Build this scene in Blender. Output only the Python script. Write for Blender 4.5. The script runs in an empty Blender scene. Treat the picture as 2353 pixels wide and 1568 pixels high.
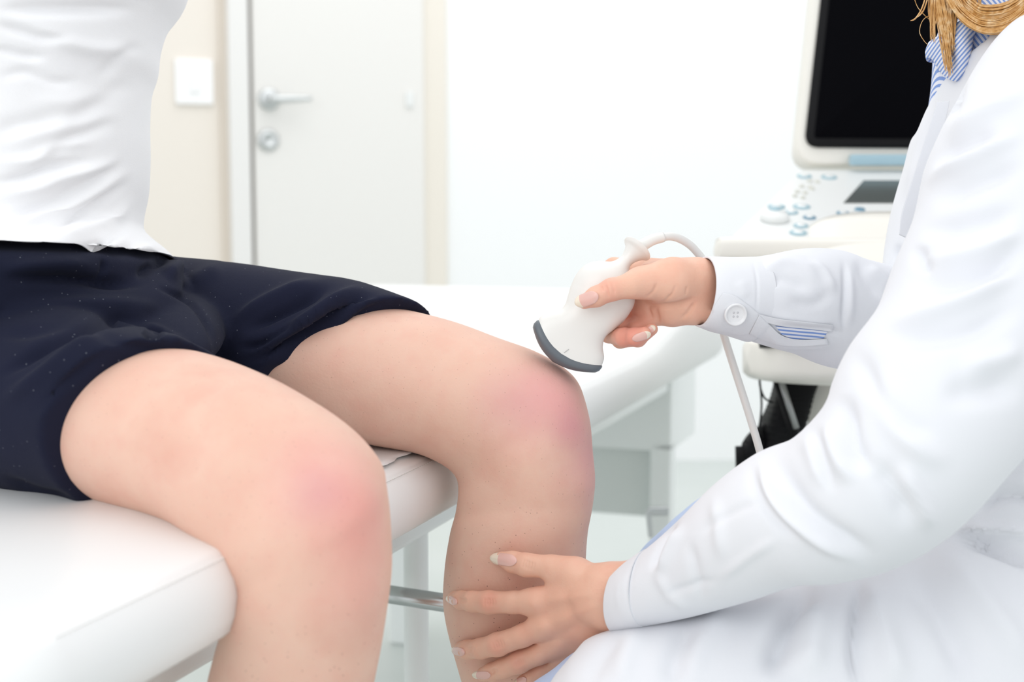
import bpy, math, random
import numpy as np
from mathutils import Vector
from mathutils.bvhtree import BVHTree
random.seed(4); np.random.seed(4)
COL = bpy.context.scene.collection
SC = bpy.context.scene

# ------------------------------------------------------------------ camera
F = 2353 * 50 / 36.0
PITCH = math.radians(6.0)
CAM = np.array([0.0, 0.0, 0.82])
FW = np.array([0, math.cos(PITCH), -math.sin(PITCH)])
UP = np.array([0, math.sin(PITCH), math.cos(PITCH)])
RT = np.array([1.0, 0, 0])
cd = bpy.data.cameras.new('camera'); cam = bpy.data.objects.new('camera', cd); COL.objects.link(cam)
cam.location = CAM; cam.rotation_euler = (math.radians(90) - PITCH, 0, 0)
cd.lens = 50; cd.sensor_width = 36; cd.clip_start = 0.02
cd.dof.use_dof = True; cd.dof.focus_distance = 1.13; cd.dof.aperture_fstop = 5.6
SC.camera = cam

# ------------------------------------------------------------------ world, lights, exposure
w = bpy.data.worlds.new('world'); SC.world = w; w.use_nodes = True
w.node_tree.nodes['Background'].inputs['Color'].default_value = (0.96, 0.98, 1.0, 1)
w.node_tree.nodes['Background'].inputs['Strength'].default_value = 1.0
def area(name, loc, target, size, power, color=(1, 1, 1)):
    l = bpy.data.lights.new(name, 'AREA'); l.shape = 'RECTANGLE'; l.size, l.size_y = size; l.energy = power; l.color = color
    o = bpy.data.objects.new(name, l); COL.objects.link(o); o.location = loc
    o.rotation_euler = (Vector(target) - Vector(loc)).to_track_quat('-Z', 'Y').to_euler()
    return o
area('ceiling_light', (-0.3, 1.7, 2.75), (0.0, 1.7, 0), (2.6, 2.6), 12, (1, 0.99, 0.97))
area('window_light', (-1.5, -1.1, 1.8), (-0.3, 1.1, 0.8), (1.8, 1.6), 18, (0.97, 0.99, 1))
area('back_wall_fill', (0.3, 3.2, 2.75), (0.6, 4.2, 0.9), (2.4, 1.2), 14, (1, 1, 1))  # added fill lamp, brightens the back wall
SC.view_settings.view_transform = 'Standard'
SC.view_settings.look = 'None'
SC.view_settings.gamma = 1
SC.view_settings.use_curve_mapping = False
SC.view_settings.exposure = 0.1

# ------------------------------------------------------------------ maths helpers
def P(px, py, z):
    return CAM + z * (FW + (px - 1176.5) / F * RT + (784 - py) / F * UP)
def ray(px, py):
    return FW + (px - 1176.5) / F * RT + (784 - py) / F * UP
def G(px, py, h):
    r = ray(px, py); return CAM + r * ((h - CAM[2]) / r[2])
def project(v):
    d = v - CAM; z = d @ FW
    return np.stack([1176.5 + (d @ RT) / z * F, 784 - (d @ UP) / z * F], 1), z
def nrm(v):
    v = np.asarray(v, float); return v / (np.linalg.norm(v) + 1e-12)
def spline(K, n):
    """Catmull-Rom through the rows of K, n samples."""
    K = np.asarray(K, float); m = len(K)
    t = np.linspace(0, m - 1, n); i = np.minimum(t.astype(int), m - 2); u = (t - i)[:, None]
    Kp = np.vstack([2 * K[0] - K[1], K, 2 * K[-1] - K[-2]])
    a, b, c, d = Kp[i], Kp[i + 1], Kp[i + 2], Kp[i + 3]
    return 0.5 * (2 * b + (c - a) * u + (2 * a - 5 * b + 4 * c - d) * u ** 2 + (3 * b - a - 3 * c + d) * u ** 3)

# ------------------------------------------------------------------ mesh helpers
class M:
    def __init__(s): s.v = []; s.f = []; s.m = []; s.n = 0
    def add(s, v, f, mi=0):
        v = np.asarray(v, float).reshape(-1, 3)
        s.v.append(v); s.f += [tuple(int(i) + s.n for i in q) for q in f]; s.m += [mi] * len(f); s.n += len(v); return s
    def arr(s): return np.vstack(s.v), s.f
def make(name, m, mats, parent=None, smooth=True, bevel=0, subsurf=0):
    if isinstance(m, M): v, f, mi = np.vstack(m.v), m.f, m.m
    else: v, f = m[0], m[1]; mi = m[2] if len(m) > 2 else None
    me = bpy.data.meshes.new(name); me.from_pydata([tuple(p) for p in v], [], [tuple(int(i) for i in q) for q in f]); me.update()
    if not isinstance(mats, (list, tuple)): mats = [mats]
    for k in mats: me.materials.append(k)
    if mi is not None and len(mats) > 1: me.polygons.foreach_set('material_index', mi)
    me.polygons.foreach_set('use_smooth', [smooth] * len(me.polygons))
    o = bpy.data.objects.new(name, me); COL.objects.link(o)
    if parent is not None: o.parent = parent; 
    if bevel:
        b = o.modifiers.new('bevel', 'BEVEL'); b.width = bevel; b.segments = 3; b.limit_method = 'ANGLE'; b.angle_limit = 0.6
        b.harden_normals = False
        if smooth:
            pass
    if subsurf:
        b = o.modifiers.new('sub', 'SUBSURF'); b.levels = subsurf; b.render_levels = subsurf
    return o
def thing(name, label, cat, loc=(0, 0, 0), group=None):
    o = bpy.data.objects.new(name, None); COL.objects.link(o); o['label'] = label; o['category'] = cat
    if group: o['group'] = group
    return o
def structure(o): o['kind'] = 'structure'; return o
def grid_faces(nr, ns, closed=True, off=0):
    f = []
    for i in range(nr - 1):
        for j in range(ns if closed else ns - 1):
            k = (j + 1) % ns
            f.append((off + i * ns + j, off + i * ns + k, off + (i + 1) * ns + k, off + (i + 1) * ns + j))
    return f
def rings(R, cap=(True, True)):
    R = np.asarray(R); nr, ns = R.shape[:2]
    v = R.reshape(-1, 3); f = grid_faces(nr, ns)
    if cap[0]:
        c = len(v); v = np.vstack([v, R[0].mean(0)]); f += [(c, (j + 1) % ns, j) for j in range(ns)]
    if cap[1]:
        c = len(v); v = np.vstack([v, R[-1].mean(0)]); o = (nr - 1) * ns; f += [(c, o + j, o + (j + 1) % ns) for j in range(ns)]
    return v, f
def loft(st, nr=60, ns=48, ex=2.0, bulge=None):
    """st rows: Ax, Ay, Bx, By, depth, semi-depth [, depthB]. Returns rings array nr x ns x 3."""
    rows = []
    for s in st:
        zb = s[6] if len(s) > 6 else s[4]
        rows.append(np.concatenate([P(s[0], s[1], s[4]), P(s[2], s[3], zb), [s[5]]]))
    K = spline(rows, nr)
    A, B, sd = K[:, :3], K[:, 3:6], K[:, 6]
    C = (A + B) / 2; e1 = (B - A) / 2
    T = np.gradient(C, axis=0)
    out = np.zeros((nr, ns, 3)); th = np.linspace(0, 2 * np.pi, ns, endpoint=False)
    ct = np.sign(np.cos(th)) * np.abs(np.cos(th)) ** (2 / ex); stt = np.sign(np.sin(th)) * np.abs(np.sin(th)) ** (2 / ex)
    for i in range(nr):
        e2 = np.cross(T[i], e1[i]); e2 = nrm(e2)
        if e2 @ FW > 0: e2 = -e2          # e2 points at the viewer's side
        out[i] = C[i] + ct[:, None] * -e1[i] + stt[:, None] * e2 * sd[i]
    return out
def normals(v, f):
    me = bpy.data.meshes.new('tmp'); me.from_pydata(v.tolist(), [], [tuple(int(i) for i in q) for q in f]); me.update()
    a = np.zeros(len(v) * 3); me.vertices.foreach_get('normal', a); bpy.data.meshes.remove(me); return a.reshape(-1, 3)
def outward(v, f, n):
    # flip if normals point inwards on average
    c = v.mean(0); return n if ((v - c) * n).sum() > 0 else -n
def fuse(parts, voxel=0.003, smooth=6):
    m = M()
    for v, f in parts: m.add(v, f)
    v, f = m.arr()
    me = bpy.data.meshes.new('tmp'); me.from_pydata(v.tolist(), [], f); me.update()
    o = bpy.data.objects.new('tmp', me); COL.objects.link(o)
    r = o.modifiers.new('r', 'REMESH'); r.mode = 'VOXEL'; r.voxel_size = voxel; r.adaptivity = 0
    if smooth:
        s = o.modifiers.new('s', 'SMOOTH'); s.factor = 0.5; s.iterations = smooth
    dg = bpy.context.evaluated_depsgraph_get(); dg.update()
    e = bpy.data.meshes.new_from_object(o.evaluated_get(dg))
    vv = np.zeros(len(e.vertices) * 3); e.vertices.foreach_get('co', vv); vv = vv.reshape(-1, 3)
    ff = [tuple(p.vertices) for p in e.polygons]
    bpy.data.objects.remove(o); bpy.data.meshes.remove(me); bpy.data.meshes.remove(e)
    return vv, ff
def folds(v, f, lines, both=False):
    """real geometric folds: push vertices along their normals beside polylines (px points), amp in mm, width in px"""
    n = outward(v, f, normals(v, f))
    q, z = project(v); face = ((CAM - v) * n).sum(1) > -0.02
    disp = np.zeros(len(v))
    for ln in lines:
        pts, amp, wd = np.array(ln[0], float), ln[1], ln[2]
        if len(pts) > 2: pts = spline(pts, 4 * len(pts))
        best = np.full(len(v), 1e9); tt = np.zeros(len(v)); L = np.concatenate([[0], np.cumsum(np.linalg.norm(np.diff(pts, axis=0), axis=1))])
        for i in range(len(pts) - 1):
            a, b = pts[i], pts[i + 1]; ab = b - a; u = np.clip(((q - a) @ ab) / (ab @ ab), 0, 1)
            d = np.linalg.norm(q - a - u[:, None] * ab, axis=1); k = d < best
            best[k] = d[k]; tt[k] = (L[i] + u[k] * (L[i + 1] - L[i])) / L[-1]
        end = np.clip(np.minimum(tt, 1 - tt) * 3, 0, 1); end = end * end * (3 - 2 * end)
        if len(ln) > 3: end = 1.0
        disp += amp * 0.001 * np.exp(-(best / wd) ** 2) * end
    disp[~face] = 0
    return v + n * disp[:, None]
def bumps(v, f, L):
    """L: (px,py,z, radius m, height m) gaussian swellings along the normal"""
    n = outward(v, f, normals(v, f))
    d = np.zeros(len(v))
    for px, py, z, r, h in L: d += h * np.exp(-(((v - P(px, py, z)) ** 2).sum(1)) / r ** 2)
    return v + n * d[:, None]
def tube(pts, rad, ns=16, n=None, cap=True):
    pts = np.asarray(pts, float); rad = np.broadcast_to(np.asarray(rad, float), (len(pts),))
    if n: K = spline(np.hstack([pts, rad[:, None]]), n); pts, rad = K[:, :3], K[:, 3]
    T = np.gradient(pts, axis=0); R = []
    ref = np.array([0, 0, 1.0]) if abs(nrm(T[0])[2]) < 0.9 else np.array([1.0, 0, 0])
    for i in range(len(pts)):
        t = nrm(T[i]); a = nrm(np.cross(ref, t)); b = np.cross(t, a); ref = b
        th = np.linspace(0, 2 * np.pi, ns, endpoint=False)[:, None]
        R.append(pts[i] + rad[i] * (np.cos(th) * a + np.sin(th) * b))
    return rings(R, (cap, cap))
def box(c, ax, ay, az):
    """centre and three half-axis vectors"""
    c, ax, ay, az = [np.asarray(k, float) for k in (c, ax, ay, az)]
    v = [c + i * ax + j * ay + k * az for i in (-1, 1) for j in (-1, 1) for k in (-1, 1)]
    return v, [(0, 1, 3, 2), (4, 6, 7, 5), (0, 4, 5, 1), (2, 3, 7, 6), (0, 2, 6, 4), (1, 5, 7, 3)]
def lathe(c, axis, prof, ns=32):
    axis = nrm(axis); a = nrm(np.cross(axis, [0.3, 0.2, 1])); b = np.cross(axis, a)
    th = np.linspace(0, 2 * np.pi, ns, endpoint=False)[:, None]
    return rings([np.asarray(c) + axis * h + max(r, 1e-5) * (np.cos(th) * a + np.sin(th) * b) for r, h in prof])

# ------------------------------------------------------------------ signed distance bodies (numpy) + surface nets
def roundcone(p, a, b, r1, r2, flat=None):
    a, b = np.asarray(a), np.asarray(b)
    s = 1.0
    if flat is not None:
        ax, s = flat; ax = nrm(ax)
        p = p + ((p - a) @ ax)[..., None] * ax * (s - 1); b = a + (b - a) + ((b - a) @ ax) * ax * (s - 1)
    ba = b - a; l2 = ba @ ba; rr = r1 - r2; a2 = l2 - rr * rr
    if a2 <= 1e-12: return (np.linalg.norm(p - a, axis=-1) - max(r1, r2)) / s ** .5
    il2 = 1.0 / l2
    pa = p - a; y = pa @ ba; z = y - l2
    x2 = ((pa * l2 - ba * y[..., None]) ** 2).sum(-1); y2 = y * y * l2; z2 = z * z * l2
    k = np.sign(rr) * rr * rr * x2
    r = (np.sqrt(x2 * a2 * il2) + y * rr) * il2 - r1
    c1 = np.sign(z) * a2 * z2 > k; c2 = np.sign(y) * a2 * y2 < k
    r = np.where(c2, np.sqrt(x2 + y2) * il2 - r1, r)
    r = np.where(c1, np.sqrt(x2 + z2) * il2 - r2, r)
    return r / (s ** .5)
def smin(a, b, k):
    h = np.clip(0.5 + 0.5 * (b - a) / k, 0, 1); return b * (1 - h) + a * h - k * h * (1 - h)
def chain_prims(pts, flats=None):
    """pts: (px,py,z,rpx) -> list of world round cones"""
    W = [(P(a, b, z), r * z / F) for a, b, z, r in pts]
    return [(W[i][0], W[i + 1][0], W[i][1], W[i + 1][1], None if flats is None else flats) for i in range(len(W) - 1)]
def sdf_mesh(groups, voxel, kpalm=0.006, kfin=0.003):
    """groups[0] = palm prims; others = fingers, each blended into the palm but not into each other"""
    pr = [p for g in groups for p in g]
    lo = np.min([np.minimum(p[0], p[1]) - max(p[2], p[3]) for p in pr], 0) - 0.006
    hi = np.max([np.maximum(p[0], p[1]) + max(p[2], p[3]) for p in pr], 0) + 0.006
    dims = np.ceil((hi - lo) / voxel).astype(int) + 1
    ax = [lo[i] + voxel * np.arange(dims[i]) for i in range(3)]
    def field(g, k):
        D = np.full(dims, 0.05)
        for p in g:
            pad = 0.012
            l = np.minimum(p[0], p[1]) - max(p[2], p[3]) - pad; h = np.maximum(p[0], p[1]) + max(p[2], p[3]) + pad
            s = [slice(max(0, int((l[i] - lo[i]) / voxel)), min(dims[i], int((h[i] - lo[i]) / voxel) + 2)) for i in range(3)]
            X = np.stack(np.meshgrid(ax[0][s[0]], ax[1][s[1]], ax[2][s[2]], indexing='ij'), -1)
            D[tuple(s)] = smin(D[tuple(s)], roundcone(X, *p), k)
        return D
    D0 = field(groups[0], kpalm); D = D0.copy()
    for g in groups[1:]: D = np.minimum(D, smin(D0, field(g, kfin), kpalm))
    return surface_nets(D, lo, voxel)
def surface_nets(D, lo, h):
    S = D < 0
    nx, ny, nz = D.shape
    corners = [(i, j, k) for i in (0, 1) for j in (0, 1) for k in (0, 1)]
    def sub(A, c): return A[c[0]:nx - 1 + c[0], c[1]:ny - 1 + c[1], c[2]:nz - 1 + c[2]]
    cnt = sum(sub(S, c).astype(np.int8) for c in corners)
    act = (cnt > 0) & (cnt < 8)
    idx = np.full(act.shape, -1, np.int64); n = int(act.sum()); idx[act] = np.arange(n)
    I = np.argwhere(act); pos = np.zeros((n, 3)); wgt = np.zeros(n)
    for a in corners:
        for d in range(3):
            if a[d]: continue
            b = list(a); b[d] = 1
            ga = I + np.array(a); gb = I + np.array(b)
            da = D[ga[:, 0], ga[:, 1], ga[:, 2]]; db = D[gb[:, 0], gb[:, 1], gb[:, 2]]
            m = (da < 0) != (db < 0); t = np.where(m, da / np.where(m, da - db, 1), 0)
            pos[m] += np.array(a) + 0; pos[m, d] += t[m]; wgt[m] += 1
    v = lo + h * (I + pos / wgt[:, None])
    f = []
    for d in range(3):
        e1, e2 = [(1, 2), (2, 0), (0, 1)][d]
        sl0 = [slice(1, -1)] * 3; sl0[d] = slice(0, -1); sl1 = list(sl0); sl1[d] = slice(1, None)
        A = S[tuple(sl0)]; B = S[tuple(sl1)]; E = np.argwhere(A != B)
        off = np.array([1, 1, 1]); off[d] = 0; E = E + off
        flip = S[E[:, 0], E[:, 1], E[:, 2]]
        o1 = np.zeros(3, int); o1[e1] = 1; o2 = np.zeros(3, int); o2[e2] = 1
        q = [idx[tuple((E - k).T)] for k in (o1 * 0, o1, o1 + o2, o2)]
        Q = np.stack(q, 1); Q[flip == 0] = Q[flip == 0][:, ::-1]
        f.append(Q[:, ::-1] if False else Q)
    f = np.vstack(f)
    # one light smoothing pass
    for it in range(3):
        acc = np.zeros_like(v); c = np.zeros(len(v))
        for a, b in ((0, 1), (1, 2), (2, 3), (3, 0)):
            np.add.at(acc, f[:, a], v[f[:, b]]); np.add.at(acc, f[:, b], v[f[:, a]]); np.add.at(c, f[:, a], 1); np.add.at(c, f[:, b], 1)
        v = v * 0.5 + 0.5 * acc / c[:, None]
    return v, [tuple(q) for q in f.tolist()]

# ------------------------------------------------------------------ materials
def mat(name, color, rough=0.5, metal=0.0, spec=0.5, sss=0.0, sheen=0.0, coat=0.0):
    m = bpy.data.materials.new(name); m.use_nodes = True; b = m.node_tree.nodes['Principled BSDF']
    b.inputs['Base Color'].default_value = (*color, 1); b.inputs['Roughness'].default_value = rough
    b.inputs['Metallic'].default_value = metal; b.inputs['Specular IOR Level'].default_value = spec
    if sss:
        b.inputs['Subsurface Weight'].default_value = sss; b.inputs['Subsurface Radius'].default_value = (1, 0.35, 0.2); b.inputs['Subsurface Scale'].default_value = 0.006
    if sheen: b.inputs['Sheen Weight'].default_value = sheen
    if coat: b.inputs['Coat Weight'].default_value = coat
    return m
class NT:
    def __init__(s, m): s.t = m.node_tree; s.b = s.t.nodes['Principled BSDF']; s.tc = s.t.nodes.new('ShaderNodeTexCoord')
    def n(s, typ, **kw):
        nd = s.t.nodes.new(typ)
        for k, v in kw.items(): setattr(nd, k, v)
        return nd
    def l(s, a, b): s.t.links.new(a, b)
    def noise(s, scale, detail=3, rough=0.5, vec=None):
        n = s.n('ShaderNodeTexNoise'); n.inputs['Scale'].default_value = scale; n.inputs['Detail'].default_value = detail; n.inputs['Roughness'].default_value = rough
        s.l(vec or s.tc.outputs['Object'], n.inputs['Vector']); return n.outputs['Fac']
    def ramp(s, fac, stops):
        r = s.n('ShaderNodeValToRGB'); e = r.color_ramp.elements
        while len(e) < len(stops): e.new(0.5)
        for k, (p, c) in enumerate(stops): e[k].position = p; e[k].color = (*c, 1) if len(c) == 3 else c
        s.l(fac, r.inputs['Fac']); return r.outputs['Color']
    def mix(s, fac, a, b, mode='MIX'):
        x = s.n('ShaderNodeMix', data_type='RGBA', blend_type=mode)
        for sock, val in ((x.inputs[0], fac), (x.inputs[6], a), (x.inputs[7], b)):
            if isinstance(val, (int, float)): sock.default_value = val
            elif isinstance(val, tuple): sock.default_value = (*val, 1)
            else: s.l(val, sock)
        return x.outputs[2]
    def math(s, op, a, b=0.0, c=None):
        x = s.n('ShaderNodeMath', operation=op)
        for i, val in enumerate((a, b)):
            if isinstance(val, (int, float)): x.inputs[i].default_value = val
            else: s.l(val, x.inputs[i])
        return x.outputs[0]
    def bump(s, h, strength, dist=0.001):
        b = s.n('ShaderNodeBump'); b.inputs['Strength'].default_value = strength; b.inputs['Distance'].default_value = dist
        s.l(h, b.inputs['Height']); s.l(b.outputs[0], s.b.inputs['Normal'])
    def near(s, p, r0, r1):
        """1 inside r0 of a world point, 0 beyond r1"""
        d = s.n('ShaderNodeVectorMath', operation='DISTANCE'); s.l(s.tc.outputs['Object'], d.inputs[0]); d.inputs[1].default_value = tuple(p)
        mr = s.n('ShaderNodeMapRange', interpolation_type='SMOOTHSTEP'); s.l(d.outputs['Value'], mr.inputs[0])
        mr.inputs[1].default_value = r0; mr.inputs[2].default_value = r1; mr.inputs[3].default_value = 1; mr.inputs[4].default_value = 0
        return mr.outputs[0]
def skin(name, tones, red, spots, follicles=0.0, rough=0.5):
    m = mat(name, tones[0], rough, spec=0.35, sss=0.12); t = NT(m)
    c = t.ramp(t.noise(14, 4), [(0.3, tones[0]), (0.55, tones[1]), (0.75, tones[2])])
    c = t.mix(t.math('MULTIPLY', t.ramp(t.noise(60, 4, 0.6), [(0.45, (0, 0, 0)), (0.75, (1, 1, 1))]), 0.22), c, red)
    br = t.noise(22, 3)
    for p, r0, r1, amt, colr in spots:
        f = t.math('MULTIPLY', t.near(p, r0, r1), t.math('MULTIPLY', t.math('ADD', br, 0.45), amt))
        c = t.mix(f, c, colr)
    if follicles:
        vo = t.n('ShaderNodeTexVoronoi'); vo.inputs['Scale'].default_value = 240; t.l(t.tc.outputs['Object'], vo.inputs['Vector'])
        dot = t.math('LESS_THAN', vo.outputs['Distance'], 0.10)
        sep = t.n('ShaderNodeSeparateColor'); t.l(vo.outputs['Color'], sep.inputs[0])
        keep = t.math('MULTIPLY', t.math('GREATER_THAN', sep.outputs[0], 0.25), follicles)
        zz = t.n('ShaderNodeSeparateXYZ'); t.l(t.tc.outputs['Object'], zz.inputs[0])
        lower = t.n('ShaderNodeMapRange'); t.l(zz.outputs[2], lower.inputs[0]); lower.inputs[1].default_value = 0.60; lower.inputs[2].default_value = 0.52
        lower.inputs[3].default_value = 0.35; lower.inputs[4].default_value = 1.0
        c = t.mix(t.math('MULTIPLY', t.math('MULTIPLY', dot, keep), lower.outputs[0]), c, (0.20, 0.09, 0.07))
    t.l(c, t.b.inputs['Base Color'])
    t.bump(t.math('ADD', t.noise(420, 3), t.math('MULTIPLY', t.noise(90, 3), 1.2)), 0.25, 0.0008)
    return m
K1 = P(820, 1150, 0.86); K2 = P(1275, 960, 1.115)
SKIN_A = skin('patient_skin', [(0.76, 0.47, 0.365), (0.78, 0.51, 0.40), (0.73, 0.42, 0.325)], (0.75, 0.34, 0.28),
              [(P(770, 1080, 0.85), 0.005, 0.062, 0.55, (0.78, 0.34, 0.33)), (P(850, 1220, 0.85), 0.0, 0.052, 0.55, (0.80, 0.29, 0.26)),
               (P(840, 1370, 0.85), 0.0, 0.05, 0.45, (0.76, 0.32, 0.28)), (P(730, 1130, 0.85), 0.0, 0.028, 0.35, (0.62, 0.30, 0.33)),
               (P(1200, 930, 1.11), 0.0, 0.055, 0.5, (0.74, 0.36, 0.37)), (P(1310, 985, 1.12), 0.0, 0.026, 0.55, (0.58, 0.24, 0.27)),
               (P(1300, 890, 1.12), 0.0, 0.055, 0.6, (0.78, 0.35, 0.36)), (P(1340, 1040, 1.15), 0.0, 0.06, 0.55, (0.68, 0.30, 0.36))], 0.75, 0.55)
SKIN_B = skin('clinician_skin', [(0.80, 0.455, 0.33), (0.82, 0.50, 0.37), (0.76, 0.40, 0.285)], (0.78, 0.30, 0.22),
              [(P(1123, 1385, 1.10), 0.0, 0.014, 0.38, (0.74, 0.22, 0.16)), (P(1143, 1483, 1.10), 0.0, 0.014, 0.38, (0.74, 0.22, 0.16)),
               (P(1192, 1524, 1.10), 0.0, 0.014, 0.38, (0.70, 0.22, 0.16)), (P(1205, 1297, 1.10), 0.0, 0.014, 0.5, (0.80, 0.28, 0.20)),
               (P(1045, 1378, 1.15), 0.0, 0.012, 0.6, (0.80, 0.28, 0.20)), (P(1065, 1495, 1.15), 0.0, 0.012, 0.5, (0.78, 0.28, 0.20)),
               (P(1395, 665, 1.11), 0.0, 0.018, 0.6, (0.82, 0.30, 0.24)), (P(1350, 695, 1.11), 0.0, 0.014, 0.5, (0.84, 0.34, 0.26)),
               (P(1450, 770, 1.12), 0.005, 0.032, 0.7, (0.80, 0.26, 0.20)), (P(1460, 735, 1.16), 0.005, 0.03, 0.6, (0.74, 0.26, 0.20))], 0.0, 0.48)
NAIL = mat('nail', (0.82, 0.50, 0.44), 0.22, spec=0.6, sss=0.1); NAILTIP = mat('nail_tip', (0.86, 0.76, 0.62), 0.25, spec=0.6)
def cloth(name, c1, c2, weave=900, st=0.12, rough=0.85, sheen=0.1, wr=0.15):
    m = mat(name, c1, rough, spec=0.15, sheen=sheen); t = NT(m)
    t.l(t.ramp(t.noise(7, 3), [(0.35, c1), (0.7, c2)]), t.b.inputs['Base Color'])
    t.bump(t.math('ADD', t.noise(weave, 2), t.math('MULTIPLY', t.noise(35, 4), wr * 10)), st, 0.001); return m
COATM = cloth('coat_cotton', (0.775, 0.785, 0.82), (0.795, 0.805, 0.835), st=0.08, wr=0.3)
TEE = cloth('tshirt_jersey', (0.91, 0.91, 0.925), (0.93, 0.93, 0.94), weave=1200, st=0.2, wr=0.25)
NAVY = cloth('navy_jersey', (0.008, 0.010, 0.025), (0.012, 0.014, 0.034), weave=1500, st=0.25, sheen=0.02, wr=0.2)
_t = NT(NAVY); _src = _t.b.inputs['Base Color'].links[0].from_socket
_vo = _t.n('ShaderNodeTexVoronoi'); _vo.inputs['Scale'].default_value = 230; _t.l(_t.tc.outputs['Object'], _vo.inputs['Vector'])
_sp = _t.n('ShaderNodeSeparateColor'); _t.l(_vo.outputs['Color'], _sp.inputs[0])
_k = _t.math('MULTIPLY', _t.math('LESS_THAN', _vo.outputs['Distance'], 0.10), _t.math('GREATER_THAN', _sp.outputs[0], 0.72))
_t.l(_t.mix(_t.math('MULTIPLY', _k, 0.35), _src, (0.35, 0.37, 0.42)), _t.b.inputs['Base Color'])
BLUET = cloth('pale_blue_trousers', (0.50, 0.62, 0.86), (0.54, 0.66, 0.88))
def striped(name, scale, rot):
    m = mat(name, (0.8, 0.82, 0.9), 0.8, spec=0.15); t = NT(m)
    mp = t.n('ShaderNodeMapping'); mp.inputs['Rotation'].default_value = rot; t.l(t.tc.outputs['Object'], mp.inputs[0])
    wv = t.n('ShaderNodeTexWave'); wv.inputs['Scale'].default_value = scale; wv.inputs['Distortion'].default_value = 2.0; wv.inputs['Detail'].default_value = 1
    wv.inputs['Detail Scale'].default_value = 0.15
    t.l(mp.outputs[0], wv.inputs[0])
    t.l(t.ramp(wv.outputs['Fac'], [(0.45, (0.80, 0.81, 0.88)), (0.65, (0.22, 0.34, 0.68))]), t.b.inputs['Base Color']); return m
STRIPE = striped('striped_cotton', 125, (0, 0.45, 0)); STRIPE2 = striped('striped_cotton_sleeve', 105, (0, 1.45, 0.0))
VINYL = mat('white_vinyl', (0.86, 0.865, 0.86), 0.42, spec=0.4); _t = NT(VINYL); _t.bump(_t.noise(500, 3), 0.10, 0.0006)
SEAM = mat('seam_thread', (0.62, 0.61, 0.58), 0.7)
PAPER = mat('paper', (0.90, 0.90, 0.90), 0.9)
WHITEMETAL = mat('white_lacquer', (0.87, 0.90, 0.89), 0.35)
GREYBAND = mat('grey_band', (0.72, 0.76, 0.74), 0.5)
CHROME = mat('chrome', (0.55, 0.57, 0.57), 0.18, 1.0); STEEL = mat('brushed_steel', (0.62, 0.64, 0.64), 0.35, 1.0)
PROBEW = mat('probe_plastic', (0.82, 0.81, 0.775), 0.28, spec=0.5, sss=0.0)
CABLEW = mat('cable_sleeve', (0.80, 0.79, 0.76), 0.4)
LENS = mat('grey_rubber', (0.125, 0.145, 0.165), 0.38)
CREAM = mat('cream_plastic', (0.82, 0.80, 0.74), 0.4); WHITEP = mat('white_plastic', (0.80, 0.815, 0.805), 0.35)
BLACKG = mat('black_glass', (0.002, 0.002, 0.003), 0.3, spec=0.02); BLACKP = mat('black_plastic', (0.006, 0.006, 0.007), 0.5, spec=0.15)
BLUEG = mat('blue_plastic', (0.36, 0.53, 0.61), 0.3)
KEYB = mat('key_blue', (0.36, 0.52, 0.58), 0.4); KEYD = mat('key_dark_blue', (0.14, 0.28, 0.38), 0.4); KEYC = mat('key_cream', (0.68, 0.68, 0.62), 0.4)
TOUCH = mat('touch_screen', (0.10, 0.11, 0.105), 0.2)
BUTTON = mat('button_white', (0.80, 0.80, 0.81), 0.3); HOLE = mat('thread_white', (0.6, 0.6, 0.62), 0.8)
WALLW = mat('white_paint', (0.90, 0.91, 0.91), 0.8, spec=0.2); WALLC = mat('cream_paint', (0.82, 0.765, 0.695), 0.8, spec=0.2)
DOORM = mat('door_laminate', (0.80, 0.785, 0.755), 0.5, spec=0.3); FRAME = mat('door_frame_paint', (0.80, 0.79, 0.77), 0.5); GAP = mat('door_gasket', (0.33, 0.30, 0.27), 0.9)
SHADOWSTRIP = mat('door_shadow_strip', (0.70, 0.63, 0.55), 0.6)  # brownish tone of the shadow beside the door frame
FLOOR = mat('floor_vinyl', (0.58, 0.62, 0.60), 0.35, spec=0.4); _t = NT(FLOOR)
_t.l(_t.ramp(_t.noise(3, 5), [(0.3, (0.57, 0.615, 0.59)), (0.7, (0.61, 0.65, 0.63))]), _t.b.inputs['Base Color'])
HAIR = mat('blond_hair', (0.62, 0.36, 0.14), 0.4, spec=0.4); _t = NT(HAIR)
_t.l(_t.ramp(_t.noise(160, 2), [(0.3, (0.50, 0.24, 0.06)), (0.5, (0.66, 0.38, 0.14)), (0.72, (0.80, 0.60, 0.36))]), _t.b.inputs['Base Color'])

# ------------------------------------------------------------------ room
def simple(name, prim, m, parent=None, bevel=0, smooth=False): return make(name, M().add(*prim), m, parent, smooth, bevel)
structure(simple('floor', box((0, 2.2, -0.05), (4.2, 0, 0), (0, 3.6, 0), (0, 0, 0.05)), FLOOR))
YB = G(1600, 1058, 0.0)[1]                       # the wall meets the floor here
wd = np.array([-math.sin(math.radians(67)), -math.cos(math.radians(67)), 0])   # door wall runs left and nearer
wn = np.array([-wd[1], wd[0], 0]); wn = -wn if wn[1] > 0 else wn                 # into the room
r = ray(1027, 500); CORNER = CAM + r * (YB / r[1]); CORNER[2] = 0
structure(simple('wall_back', box((CORNER[0] + 2.3, YB + 0.05, 1.35), (2.3, 0, 0), (0, 0.05, 0), (0, 0, 1.35)), WALLW))
structure(simple('wall_left', box(CORNER + wd * 1.6 - wn * 0.05 + np.array([0, 0, 1.35]), wd * 1.6, wn * 0.05, (0, 0, 1.35)), WALLC))
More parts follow.
